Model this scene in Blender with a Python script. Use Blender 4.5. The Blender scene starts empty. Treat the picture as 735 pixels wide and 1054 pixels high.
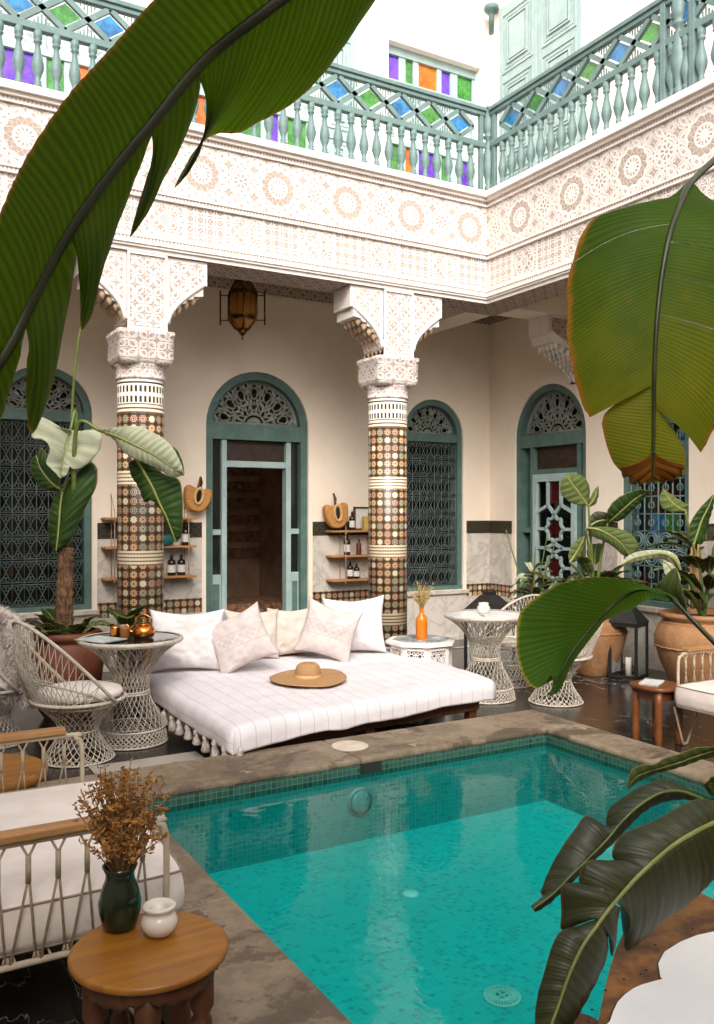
import bpy, bmesh, math, random
from mathutils import Vector, noise, Matrix
PI = math.pi
rnd = random.Random(7)
sc = bpy.context.scene
COL = sc.collection
S, C, F, H = math.sin(.5222), math.cos(.5222), 892., 1.6

def at(x, y, d):
    u = (x-367.5)/F
    return Vector((d*(S+u*C), d*(C-u*S), H-(y-527)*d/F))

# ------------------------------------------------------------------ shader expressions
class E:
    def __init__(s, nt, k): s.nt, s.k = nt, k
    def m(s, op, *a):
        n = s.nt.nodes.new('ShaderNodeMath'); n.operation = op
        for i, v in enumerate((s,)+a):
            if isinstance(v, E): s.nt.links.new(v.k, n.inputs[i])
            else: n.inputs[i].default_value = v
        return E(s.nt, n.outputs[0])
    def __add__(s, o): return s.m('ADD', o)
    def __radd__(s, o): return s.m('ADD', o)
    def __sub__(s, o): return s.m('SUBTRACT', o)
    def __rsub__(s, o): return (s*-1)+o
    def __mul__(s, o): return s.m('MULTIPLY', o)
    def __rmul__(s, o): return s.m('MULTIPLY', o)
    def __truediv__(s, o): return s.m('DIVIDE', o)
    def lt(s, o): return s.m('LESS_THAN', o)
    def gt(s, o): return s.m('GREATER_THAN', o)
    def abs(s): return s.m('ABSOLUTE')
    def sin(s): return s.m('SINE')
    def cos(s): return s.m('COSINE')
    def fr(s): return s.m('FRACT')
    def fl(s): return s.m('FLOOR')
    def min(s, o): return s.m('MINIMUM', o)
    def max(s, o): return s.m('MAXIMUM', o)
    def pow(s, o): return s.m('POWER', o)
    def sqrt(s): return s.m('SQRT')
    def atan2(s, o): return s.m('ARCTAN2', o)
    def ss(s, a, b):
        n = s.nt.nodes.new('ShaderNodeMapRange'); n.interpolation_type = 'SMOOTHSTEP'
        s.nt.links.new(s.k, n.inputs[0]); n.inputs[1].default_value = a; n.inputs[2].default_value = b
        return E(s.nt, n.outputs[0])
def ring(r, a, w): return 1-(((r-a).abs())-w).ss(0, .004)

class Mat:
    def __init__(s, name, rough=.6, metal=0, spec=.4):
        s.m = bpy.data.materials.new(name); s.m.use_nodes = True
        s.nt = s.m.node_tree; s.b = s.nt.nodes['Principled BSDF']
        s.b.inputs['Roughness'].default_value = rough; s.b.inputs['Metallic'].default_value = metal
        s.b.inputs['Specular IOR Level'].default_value = spec
        s.tc = s.nt.nodes.new('ShaderNodeTexCoord')
    def uv(s):
        x = s.nt.nodes.new('ShaderNodeSeparateXYZ'); s.nt.links.new(s.tc.outputs['UV'], x.inputs[0])
        return E(s.nt, x.outputs[0]), E(s.nt, x.outputs[1])
    def vec(s, a, b, c=0.):
        n = s.nt.nodes.new('ShaderNodeCombineXYZ')
        for i, v in enumerate((a, b, c)):
            if isinstance(v, E): s.nt.links.new(v.k, n.inputs[i])
            else: n.inputs[i].default_value = v
        return n.outputs[0]
    def noise(s, scale, detail=4, src='Object', rough=.55, dist=0, vec=None):
        n = s.nt.nodes.new('ShaderNodeTexNoise'); n.inputs['Scale'].default_value = scale
        n.inputs['Detail'].default_value = detail; n.inputs['Roughness'].default_value = rough
        n.inputs['Distortion'].default_value = dist
        s.nt.links.new(vec if vec is not None else s.tc.outputs[src], n.inputs['Vector'])
        return E(s.nt, n.outputs['Fac'])
    def white(s, vec):
        n = s.nt.nodes.new('ShaderNodeTexWhiteNoise'); n.noise_dimensions = '3D'
        s.nt.links.new(vec, n.inputs['Vector']); return E(s.nt, n.outputs['Value'])
    def mix(s, f, a, b):
        n = s.nt.nodes.new('ShaderNodeMix'); n.data_type = 'RGBA'
        for i, v in ((0, f), (6, a), (7, b)):
            if isinstance(v, E): s.nt.links.new(v.k, n.inputs[i])
            elif isinstance(v, bpy.types.NodeSocket): s.nt.links.new(v, n.inputs[i])
            elif i == 0: n.inputs[0].default_value = v
            else: n.inputs[i].default_value = (*v, 1)
        return n.outputs[2]
    def ramp(s, f, stops, const=False):
        n = s.nt.nodes.new('ShaderNodeValToRGB'); r = n.color_ramp
        if const: r.interpolation = 'CONSTANT'
        while len(r.elements) < len(stops): r.elements.new(.5)
        for e, (p, c) in zip(r.elements, stops): e.position = p; e.color = (*c, 1)
        s.nt.links.new(f.k, n.inputs[0]); return n.outputs[0]
    def color(s, k):
        if isinstance(k, tuple): s.b.inputs['Base Color'].default_value = (*k, 1)
        else: s.nt.links.new(k, s.b.inputs['Base Color'])
        return s
    def bump(s, h, dist=.01, strength=.6):
        n = s.nt.nodes.new('ShaderNodeBump'); n.inputs['Distance'].default_value = dist
        n.inputs['Strength'].default_value = strength
        s.nt.links.new(h.k, n.inputs['Height']); s.nt.links.new(n.outputs[0], s.b.inputs['Normal']); s.bn = n; return s
    def rough(s, e): s.nt.links.new(e.k, s.b.inputs['Roughness']); return s

def sim(name, a, b=None, scale=6, rough=.6, metal=0, bump=0, bscale=60, spec=.4, detail=5):
    m = Mat(name, rough, metal, spec)
    b = b or tuple(c*.78 for c in a)
    m.color(m.mix(m.noise(scale, detail).ss(.3, .7), b, a))
    if bump: m.bump(m.noise(bscale, 4), bump)
    return m.m

def wood(name, a, b, ax=0, rough=.5, sc_=1.):
    m = Mat(name, rough)
    mp = m.nt.nodes.new('ShaderNodeMapping'); m.nt.links.new(m.tc.outputs['Object'], mp.inputs[0])
    s_ = [28*sc_]*3; s_[ax] = 2.2*sc_; mp.inputs['Scale'].default_value = s_
    n = m.noise(1, 6, vec=mp.outputs[0], dist=.6)
    n2 = m.noise(9, 4)
    m.color(m.mix((n*.75+n2*.35).ss(.35, .75), a, b)); m.bump(n, .002); return m.m

M = {}
def mk_materials():
    # painted walls
    m = Mat('cream_plaster', .85, 0, .15)
    n = m.noise(1.3, 6); n2 = m.noise(5, 7, rough=.7, dist=.6)
    m.color(m.mix((n*.7+n2*.3).ss(.3, .7), (.75, .64, .52), (.85, .74, .615))); m.bump(m.noise(35, 5), .004, .35); M['cream'] = m.m
    m = Mat('white_wash', .85, 0, .15)
    m.color(m.mix(m.noise(1.1, 6).ss(.3, .7), (.80, .71, .66), (.87, .80, .75))); m.bump(m.noise(30, 5), .004, .3); M['pink'] = m.m
    M['white_plain'] = sim('white_plaster_moulding', (.74, .68, .635), (.67, .60, .56), 9, .75, bump=.003)
    # teal paints
    def paint(name, a, b):
        m = Mat(name, .5, 0, .4); n = m.noise(7, 6, rough=.7)
        m.color(m.mix(n.ss(.35, .7), b, a)); m.bump(m.noise(50, 4), .0015, .4); return m.m
    M['teal'] = paint('teal_paint', (.105, .175, .152), (.070, .122, .106))
    M['rail'] = paint('pale_teal_paint', (.15, .225, .213), (.105, .17, .16))
    M['shutter'] = paint('shutter_paint', (.36, .46, .44), (.29, .385, .37))
    M['grille'] = sim('grille_paint', (.11, .135, .125), (.06, .078, .075), 12, .5)
    M['fan'] = sim('fanlight_wood', (.23, .25, .215), (.16, .175, .15), 9, .7, bump=.002)
    # zellige
    def zell(name, cell, stripes):
        m = Mat(name, .35, 0, .5); u, v = m.uv()
        cu, cv = u/cell, v/cell
        fu, fv = cu.fr()-.5, cv.fr()-.5
        iu, iv = cu.fl(), cv.fl()
        r = (fu*fu+fv*fv).sqrt(); th = fv.atan2(fu)
        R = r*(1+(th*8).cos()*.13)
        rn = m.white(m.vec(iu, iv, 3.))
        diag = (((iu*2+iv)/5.).fr()).lt(.15)
        st = m.ramp(rn, [(0, (.50, .15, .05)), (.22, (.55, .23, .06)), (.42, (.30, .06, .03)), (.60, (.12, .20, .12)), (.78, (.42, .26, .10)), (.92, (.05, .08, .07))], True)
        st = m.mix(diag, st, (.55, .57, .42))
        pale = (.50, .42, .30)
        r2 = ((cu.fr()-.5).abs()-.5); r3 = ((cv.fr()-.5).abs()-.5)
        cor = (r2*r2+r3*r3).sqrt()
        ground = m.mix(cor.lt(.16), (.085, .036, .013), (.015, .02, .014))
        c = m.mix(R.lt(.365), ground, pale)
        c = m.mix(R.lt(.30), c, st)
        c = m.mix(R.lt(.175), c, (.60, .50, .34))
        c = m.mix(R.lt(.115), c, m.mix(diag, (.03, .03, .025), (.5, .5, .36)))
        h = R.lt(.43)*.3
        if stripes:
            t = ((v+.15)/.655).fr()
            ins = t.lt(.185)
            ch = ((u/.025).fr()).lt(.55)
            sr = (t/.185*4.).fr()
            sc1 = m.mix(sr.lt(.42), (.66, .58, .44), m.mix(ch, (.06, .035, .02), (.34, .20, .08)))
            c = m.mix(ins, c, sc1)
            # top: little pale arches on black
            top = v.gt(2.41); sr = ((v-2.41)/.035).fr()
            c = m.mix(top, c, m.mix(sr.lt(.4), (.66, .58, .46), (.12, .07, .035)))
            top = v.gt(2.49); f = (v-2.49)/.085
            a = ((u/.0375).fr()-.5).abs(); w = (f.fr()).lt(.72)*(f.fr()).gt(.1)
            c = m.mix(top, c, m.mix(a.lt(.27)*w, (.72, .66, .56), (.03, .026, .022)))
            c = m.mix(v.gt(2.655), c, (.035, .03, .026))
            c = m.mix(v.gt(2.67), c, (.78, .73, .68))
        wear = m.noise(5, 5)
        c = m.mix(wear.ss(.55, .8)*.35, c, (.35, .25, .15))
        m.color(c); m.bump(h, .003, .4); return m.m
    M['zcol'] = zell('zellige_column', .075, True)
    M['zband'] = zell('zellige_band', .075, False)
    # dark tile band
    m = Mat('dark_tile_band', .3); u, v = m.uv()
    a = ((u/.08).fr()-.5); b = ((v/.08).fr()-.5); r = (a*a+b*b).sqrt()
    L = ((u+v)/.08).fr().lt(.12).max(((u-v)/.08).fr().lt(.12))
    c = m.mix(L*.6, (.018, .018, .013), (.11, .085, .05)); c = m.mix(((r-.33).abs()).lt(.035), c, (.10, .07, .035)); m.color(c); M['dark_band'] = m.m
    # marble
    m = Mat('grey_white_marble', .3); n = m.noise(2.3, 8, dist=1.6)
    n2 = m.noise(5, 7, dist=1.)
    c = m.mix((n-.5).abs().ss(0, .06), (.43, .38, .33), (.56, .51, .45)); c = m.mix(n2.ss(.45, .75)*.6, c, (.36, .31, .26)); m.color(c); M['marble'] = m.m
    m = Mat('black_marble', .16, 0, .5); u, v = m.uv(); n = m.noise(1.3, 6, dist=.5, vec=m.vec(u*.5+v*1.1, v*.35-u*2.6))
    n3 = m.noise(.9, 4)
    vein = (1-(n-.5).abs().ss(0, .007))*n3.ss(.45, .6)
    c = m.mix(vein, m.mix(m.noise(6, 5).ss(.3, .8), (.010, .009, .008), (.030, .026, .022)), (.55, .5, .44))
    g = ((u/.6).fr()).lt(.008).max(((v/.6).fr()).lt(.008)); c = m.mix(g, c, (.004, .004, .004)); m.color(c)
    m.rough(m.noise(4, 4).ss(0, 1)*.16+.12); M['black_marble'] = m.m
    m = Mat('inlay_tile', .3); u, v = m.uv(); d1 = ((u/.5).fr()-.5).abs()+((v/.5).fr()-.5).abs()
    g = d1.lt(.27); c = m.mix(g, (.42, .37, .31), (.02, .017, .014)); c = m.mix(m.noise(5, 6).ss(.5, .8)*.4, c, (.2, .16, .12)); m.color(c); M['inlay'] = m.m
    # stone coping: weathered with a lifted paler skin
    m = Mat('weathered_stone', .75, 0, .3); n = m.noise(2.6, 8, rough=.65, dist=.4); n2 = m.noise(19, 7, rough=.7); n3 = m.noise(1.3, 6, dist=1.2)
    c = m.mix((n*.6+n2*.4).ss(.38, .62), (.15, .108, .072), (.27, .208, .142))
    c = m.mix((n3*.75+n2*.25).ss(.535, .58)*.7, c, (.062, .042, .028)); c = m.mix(m.noise(60, 5).ss(.6, .75)*.35, c, (.09, .065, .045))
    c = m.mix((m.noise(7, 6, dist=.8)).ss(.63, .66)*n3.ss(.5, .6), c, (.36, .29, .20))
    u, v = m.uv(); m.color(c); m.rough(n3.ss(.56, .6)*-.3+.72); m.bump(n*.5+n2*.5, .006, .7); M['stone'] = m.m
    M['stone_joint'] = sim('pale_border_stone', (.50, .44, .37), (.34, .28, .22), 7, .5)
    # pool mosaic
    def mosaic(name, c1, c2, c3, g, cell=.03):
        m = Mat(name, .3, 0, .5); u, v = m.uv(); a, b = u/cell, v/cell
        rn = m.white(m.vec(a.fl(), b.fl(), 1.)); gr = (a.fr()).lt(.12).max((b.fr()).lt(.12))
        big = m.noise(3, 4)
        c = m.ramp(rn*.85+big*.2, [(0, c2), (.35, c1), (.72, c1), (.86, c3), (1, c3)]); c = m.mix(gr, c, g); m.color(c); return m.m
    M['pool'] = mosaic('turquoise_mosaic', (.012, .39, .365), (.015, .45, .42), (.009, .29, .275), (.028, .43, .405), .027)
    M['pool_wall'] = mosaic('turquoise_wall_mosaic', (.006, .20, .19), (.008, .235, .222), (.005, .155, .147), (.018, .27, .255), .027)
    M['waterline'] = mosaic('green_waterline_mosaic', (.02, .075, .055), (.035, .11, .08), (.012, .04, .03), (.11, .15, .11), .032)
    # carved plaster, three patterns
    def carved(name, kind, raised=(.665, .605, .56), deep=(.40, .27, .205)):
        m = Mat(name, .8, 0, .15); u, v = m.uv()
        wu = u+(m.noise(9, 2)-.5)*.0; wv = v
        def lat(p, t):
            a = ((u+v)/p*PI).sin().abs(); b = ((u-v)/p*PI).sin().abs(); return (1-a.ss(0, t)).max(1-b.ss(0, t))
        def circ(p, rad, w, ou=0., ov=0.):
            a = (((u+ou)/p).fr()-.5)*p; b = (((v+ov)/p).fr()-.5)*p; r = (a*a+b*b).sqrt(); return ring(r, rad, w)
        if kind == 'frieze':   # rows of rosettes, v measured from the frieze centre
            p = .706; a = ((u/p).fr()-.5)*p; r = (a*a+v*v).sqrt(); th = v.atan2(a)
            h = circ(.118, .052, .005).max(circ(.118, .052, .005, .059, .059)).max(circ(.118, .022, .006)).max(lat(.118, .14))
            wob = r+(th*12).cos()*.007
            inter = circ(.236, .105, .006).max(circ(.236, .105, .006, .118, .118)); h = (h*.75).max(inter)
            h = h*(wob.gt(.155))
            h = h.max(ring(wob, .160, .007)).max(ring(wob, .172, .003)*.9)
            cell = ((th*8+r*46).sin().abs()).ss(0, .40).max(0.); cell2 = ((th*8-r*46).sin().abs()).ss(0, .40)
            lace = 1-cell*cell2; h = h.max(lace*(wob.lt(.150))*(r.gt(.086))*.75)
            h = h.max(ring(r, .083, .009)).max((r.lt(.074))*((th*12).cos()*.5+.5).ss(.1, .6)*.9).max((r.lt(.045))*1.)
            a2 = ((u/p+.5).fr()-.5)*p; r2 = (a2*a2+v*v).sqrt(); th2 = v.atan2(a2)
            h = h*(r2.gt(.072)); h = h.max(ring(r2, .07, .006)).max((r2.lt(.062))*((th2*8).cos()*.5+.5).ss(.2, .7)*(r2.gt(.024))).max(ring(r2, .022, .006))
            dark = (wob.lt(.152))*(r.gt(.088))
        elif kind == 'panels':   # square panels, alternating lozenge nets and rosettes
            p = .353; f = (u/p).fr(); alt = ((u/p).fl()/2.).fr().gt(.25); a = (f-.5)*p; r = (a*a+v*v).sqrt(); th = v.atan2(a)
            net = circ(.0883, .033, .005).max(lat(.0883, .2)).max(circ(.0883, .016, .006, .044, .044))
            ros = ring(r, .048, .007).max((r.lt(.04))*((th*8).cos()*.5+.5).ss(.2, .7)).max(ring(r, .13, .006)).max(lat(.12, .11)*(r.gt(.055))).max(circ(.0706, .026, .0045)*(r.gt(.06))).max(circ(.141, .062, .005, .0706, 0.)*(r.gt(.06)))
            h = net*alt+ros*(1-alt); h = h.max((((f-.5).abs())-.47).ss(0, .004)); dark = (r.lt(.055))*(r.gt(.036))*(1-alt)
        elif kind == 'bead':
            h = ((u/.03).fr()-.5).abs().ss(.1, .3); dark = h*0
        else:   # arabesque filling
            w = m.noise(11, 3, src='UV'); uu = u+(w-.5)*.05; vv = v+(m.noise(9, 3, src='UV')-.5)*.05
            a = ((uu+vv)*PI/.052).sin().abs(); b = ((uu-vv)*PI/.052).sin().abs()
            h = (1-a.ss(0, .38)).max(1-b.ss(0, .38)).max(circ(.075, .028, .005)).max(circ(.15, .066, .006)); dark = h*0
        h = h.min(1.)
        age = m.noise(2.2, 5)
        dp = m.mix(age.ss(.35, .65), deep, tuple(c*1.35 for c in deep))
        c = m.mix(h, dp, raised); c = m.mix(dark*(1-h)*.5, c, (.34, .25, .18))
        c = m.mix(.13, c, raised) if kind != 'soffit' else c
        m.color(c); m.bump(h, .012, .55); return m.m
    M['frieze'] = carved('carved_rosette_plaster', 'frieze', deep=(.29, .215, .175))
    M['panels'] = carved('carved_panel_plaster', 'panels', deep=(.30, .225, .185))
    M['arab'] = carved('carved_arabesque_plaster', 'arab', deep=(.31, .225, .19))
    M['bead'] = carved('beaded_plaster', 'bead', deep=(.36, .25, .19))
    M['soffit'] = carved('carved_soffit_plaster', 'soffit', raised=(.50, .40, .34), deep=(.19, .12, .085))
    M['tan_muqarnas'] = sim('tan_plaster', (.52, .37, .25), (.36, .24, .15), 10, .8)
    # glass panes
    for n_, c in {'glass_blue': (.03, .22, .50), 'glass_green': (.07, .30, .05), 'glass_orange': (.85, .17, .01), 'glass_purple': (.16, .05, .60), 'glass_red': (.065, .006, .006), 'glass_clear': (.60, .66, .66)}.items():
        m = Mat(n_, .12, 0, .6); m.color(m.mix((m.noise(5, 4)*.6+m.noise(30, 3)*.4).ss(.35, .65), tuple(x*.38 for x in c), c)); M[n_] = m.m
    M['dark_glass'] = sim('dark_glass', (.012, .014, .013), rough=.08, spec=.6)
    M['interior'] = sim('dark_interior_wall', (.55, .36, .24), (.36, .22, .14), 3, .8)
    M['interior_dark'] = sim('dark_brown_pane', (.045, .022, .014), (.02, .012, .009), 12, .6)  # even dark red-brown of the opaque door transom panes
    M['interior_tex'] = sim('interior_carpet', (.42, .20, .10), (.10, .06, .035), 16, .9)
    # fabrics
    def cloth(name, a, b, stripes=None, lace=False, lum=.35):
        m = Mat(name, .95, 0, .1); u, v = m.uv(); n = m.noise(8, 5)
        c = m.mix(n.ss(.3, .7), b, a)
        if stripes:
            w = (u/stripes).fr().lt(.05); c = m.mix(w*.65, c, (.36, .32, .31))
        if lace:
            bnd = ((v-.0).abs()).lt(.035); tex = ((u*120).sin()*(v*140).sin()).gt(0.); c = m.mix(bnd*tex*.5, c, tuple(x*.72 for x in a)); c = m.mix((((v-.045).abs()).lt(.004)).max(((v+.045).abs()).lt(.004))*.5, c, (.4, .32, .28))
            pat = ((u*75).sin()*(v*75).sin()).gt(.3)*.18; c = m.mix(pat, c, (.45, .36, .33))
        wv = ((u*1800).sin()*.5+(v*1800).sin()*.5); m.color(c); m.bump(m.noise(40, 5)*.3+m.noise(7, 3, dist=.8)*2., .008, .4)
        return m.m
    M['linen'] = cloth('white_linen', (.70, .66, .65), (.62, .58, .57))
    M['bedlinen'] = cloth('striped_bed_linen', (.69, .65, .665), (.63, .595, .61), stripes=.11)
    M['beige'] = cloth('beige_linen', (.62, .53, .47), (.53, .45, .39))
    M['lace'] = cloth('embroidered_linen', (.60, .52, .50), (.51, .44, .42), lace=True)
    M['canvas'] = cloth('off_white_canvas', (.76, .68, .62), (.68, .60, .54))
    M['canvas_dark'] = sim('canvas_piping', (.30, .24, .19))
    m = Mat('sheepskin', .95, 0, .1); n = m.noise(38, 6, rough=.7); m.color(m.mix(n.ss(.3, .7), (.40, .33, .27), (.78, .72, .66))); m.bump(n, .02, 1); M['fleece'] = m.m
    # plain things
    M['wire'] = sim('white_cord', (.56, .50, .42), (.40, .35, .28), 30, .6)
    M['cord'] = sim('cream_rope', (.42, .33, .23), (.30, .23, .15), 40, .8)
    M['tube'] = sim('cream_painted_tube', (.50, .42, .31), (.42, .34, .25), 20, .4)
    M['oak'] = wood('light_oak', (.42, .22, .085), (.30, .145, .055), 0)
    M['honey'] = wood('honey_wood', (.34, .14, .016), (.21, .075, .009), 0, .36)
    M['redwood'] = wood('reddish_wood', (.20, .065, .018), (.11, .034, .010), 0, .4)
    m = Mat('mottled_brown', .45); n_ = m.noise(6, 7, dist=.8); m.color(m.mix((n_*.7+m.noise(40, 4)*.3).ss(.36, .64), (.055, .022, .009), (.27, .115, .025))); m.bump(n_, .004); M['mottled'] = m.m
    M['brown'] = wood('brown_wood', (.12, .042, .014), (.065, .022, .008), 2, .5)
    M['shelfwood'] = wood('shelf_wood', (.47, .23, .085), (.36, .165, .055), 0)
    m = Mat('terracotta', .8); n = m.noise(3, 7, rough=.65); n2 = m.noise(26, 5)
    c = m.mix((n*.7+n2*.3).ss(.35, .65), (.24, .11, .045), (.38, .20, .09)); c = m.mix(m.noise(1.6, 5, dist=.7).ss(.52, .68)*.5, c, (.14, .085, .045)); m.color(c); m.bump(n2, .006, .6); M['terra'] = m.m
    M['redterra'] = sim('red_terracotta', (.17, .05, .02), (.10, .028, .012), 5, .6, bump=.004)
    m = Mat('copper', .25, 1); m.color(m.mix(m.noise(14, 4).ss(.3, .7), (.60, .20, .035), (.85, .36, .08))); M['copper'] = m.m
    m = Mat('aged_brass', .42, 1); m.color(m.mix(m.noise(22, 5).ss(.35, .65), (.05, .025, .012), (.20, .10, .035))); M['brass'] = m.m
    m = Mat('amber_glass', .15); m.color((.34, .13, .02)); m.b.inputs['Transmission Weight'].default_value = .35; M['amber'] = m.m
    m = Mat('clear_glass', .03); m.color((.9, .93, .9)); m.b.inputs['Transmission Weight'].default_value = .85; m.b.inputs['IOR'].default_value = 1.25; M['glass'] = m.m
    m = Mat('orange_glass', .12); m.color((.80, .22, .012)); m.b.inputs['Transmission Weight'].default_value = .3; M['orange_glass'] = m.m
    m = Mat('green_glaze', .14, 0, .6); m.color(m.mix(m.noise(16, 5).ss(.3, .7), (.004, .010, .005), (.014, .028, .011))); M['glaze'] = m.m
    M['ceramic'] = sim('white_ceramic', (.68, .62, .55), (.62, .56, .49), 12, .22, spec=.5)
    M['black_metal'] = sim('black_iron', (.022, .020, .018), (.012, .011, .010), 14, .5)
    M['bottle'] = sim('dark_bottle_glass', (.016, .010, .006), rough=.12, spec=.6)
    M['label'] = sim('paper_label', (.72, .68, .62))
    M['red'] = sim('red_paint', (.55, .06, .02)); M['teal_obj'] = sim('teal_ceramic', (.02, .13, .11), rough=.3)
    M['yellow'] = sim('tan_box', (.55, .36, .10)); M['paper'] = sim('printed_page', (.62, .60, .57), (.50, .49, .47), 30, .5)
    M['cover'] = sim('blue_grey_cover', (.34, .44, .46), (.62, .64, .62), 22, .35)
    m = Mat('straw', .8); u, v = m.uv(); r = ((v*900).sin()*.5+.5); n = m.noise(70, 4); m.color(m.mix((r*.5+n*.5).ss(.3, .7), (.33, .17, .07), (.48, .28, .13))); m.bump(r, .002, .6); M['straw'] = m.m
    m = Mat('basket_straw', .75); n = m.noise(60, 4); m.color(m.mix(n.ss(.3, .7), (.36, .15, .035), (.56, .27, .075))); m.bump(n, .004, .8); M['basket'] = m.m
    M['basket_light'] = sim('pale_basket_trim', (.62, .40, .19), (.50, .30, .12), 50)
    M['soil'] = sim('soil', (.03, .02, .013), (.015, .01, .007), 30, .9, bump=.02)
    m = Mat('banana_trunk', .85); mp = m.nt.nodes.new('ShaderNodeMapping'); m.nt.links.new(m.tc.outputs['Object'], mp.inputs[0]); mp.inputs['Scale'].default_value = (30, 30, 9)
    n = m.noise(1, 6, vec=mp.outputs[0], dist=1.); m.color(m.mix(n.ss(.35, .65), (.055, .028, .014), (.19, .095, .045))); m.bump(n, .02, 1.); M['trunk'] = m.m
    M['stem'] = sim('green_stem', (.13, .17, .035), (.07, .11, .02), 12, .4)
    M['stem_dark'] = sim('dark_midrib', (.030, .038, .008), (.018, .022, .006), 12, .4)
    M['rib_pale'] = sim('pale_midrib', (.23, .24, .065), (.15, .17, .04), 12, .4)
    M['dead'] = sim('dry_sheath', (.36, .20, .09), (.20, .11, .05), 14, .8)
    M['dry'] = sim('dried_leaf', (.42, .20, .045), (.20, .08, .018), 40, .7)
    M['drystem'] = sim('dried_stem', (.26, .15, .06))
    M['gold_dry'] = sim('golden_sprig', (.50, .33, .11))
    m = Mat('white_inset', .15, 0, .6); m.color(m.mix(m.noise(3, 4).ss(.3, .7), (.80, .80, .80), (.88, .88, .88))); M['inset'] = m.m
    M['lid'] = sim('pale_plastic_lid', (.60, .52, .42), (.50, .42, .33), 12, .5)
    # leaves: u = distance along midrib (m), v = 0 midrib .. 1 margin
    def leaf(name, a, b, edge, trans, pitch, gloss=.42, edgew=.035, blotch=.3, tf=.5, tip=0.):
        m = Mat(name, gloss+.12, 0, .14); u, v = m.uv()
        n = m.noise(8, 5); n2 = m.noise(40, 4)
        vein = ((u/pitch*2*PI+(n-.5)*1.2).sin()*.5+.5)
        vein2 = ((u/pitch*6*PI).sin()*.5+.5)
        fine = m.noise(1., 3, vec=m.vec(u*(9/pitch), v*2.)); c = m.mix((n*.5+vein*.12+vein2*.14+fine*.34).ss(.34, .78), b, a); c = m.mix(m.noise(2.6, 4).ss(.42, .68)*.55, c, tuple(x*.5 for x in b))
        c = m.mix((m.noise(17, 6).ss(.62, .72))*blotch, c, edge)
        if tip: ty = (u+(n-.5)*.35+v*.06).ss(tip*.55, tip*1.15); c = m.mix(ty*.45, c, (.30, .24, .02)); trans = tuple(trans)
        e = (v+(n2-.5)*edgew*2.2).ss(1-edgew*1.6, 1-edgew*.2)
        c = m.mix(e, c, edge)
        m.color(c); m.bump(vein*.6+vein2*.25+n*.3, .003, .35)
        nt = m.nt; tr = nt.nodes.new('ShaderNodeBsdfTranslucent'); mx = nt.nodes.new('ShaderNodeMixShader')
        mc = m.mix(e, m.mix(ty*.38, trans, (.42, .34, .02)) if tip else trans, tuple(x*1.4 for x in edge)); nt.links.new(m.mix((vein*.35+n*.3+fine*.5).ss(.35, .85), tuple(x*.62 for x in trans), mc) , tr.inputs[0])
        nt.links.new(m.bn.outputs[0], tr.inputs['Normal'])
        mx.inputs[0].default_value = tf; out = nt.nodes['Material Output']
        nt.links.new(m.b.outputs[0], mx.inputs[1]); nt.links.new(tr.outputs[0], mx.inputs[2]); nt.links.new(mx.outputs[0], out.inputs[0])
        return m.m
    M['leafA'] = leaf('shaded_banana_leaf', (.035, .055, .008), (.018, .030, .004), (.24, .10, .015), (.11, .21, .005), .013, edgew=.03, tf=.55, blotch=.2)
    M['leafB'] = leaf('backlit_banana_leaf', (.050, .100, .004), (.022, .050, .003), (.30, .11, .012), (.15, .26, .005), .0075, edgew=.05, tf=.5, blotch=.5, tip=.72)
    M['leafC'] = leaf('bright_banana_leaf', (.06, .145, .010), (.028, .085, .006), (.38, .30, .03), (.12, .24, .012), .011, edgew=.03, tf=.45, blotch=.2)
    M['leafD'] = leaf('dark_glossy_leaf', (.058, .064, .020), (.028, .033, .011), (.16, .09, .02), (.12, .15, .025), .02, .32, tf=.25, blotch=.15); M['leafD'].node_tree.nodes['Principled BSDF'].inputs['Specular IOR Level'].default_value = .4
    M['leafP'] = leaf('pale_leaf', (.62, .62, .46), (.50, .53, .36), (.5, .5, .32), (.5, .55, .3), .04, .3, edgew=.02, blotch=.1, tf=.4)
    M['burnt'] = leaf('burnt_leaf_edge', (.34, .13, .015), (.10, .035, .008), (.07, .02, .006), (.42, .15, .015), .02, edgew=.15, tf=.5, blotch=.9)
    M['leafG'] = leaf('mid_green_leaf', (.055, .105, .025), (.025, .055, .013), (.25, .2, .06), (.10, .20, .03), .03, .3, tf=.3, blotch=.15)
    M['leafO'] = leaf('olive_leaf', (.17, .21, .07), (.10, .14, .04), (.30, .24, .08), (.22, .26, .06), .03, .35, tf=.35, blotch=.2)
mk_materials()

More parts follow.
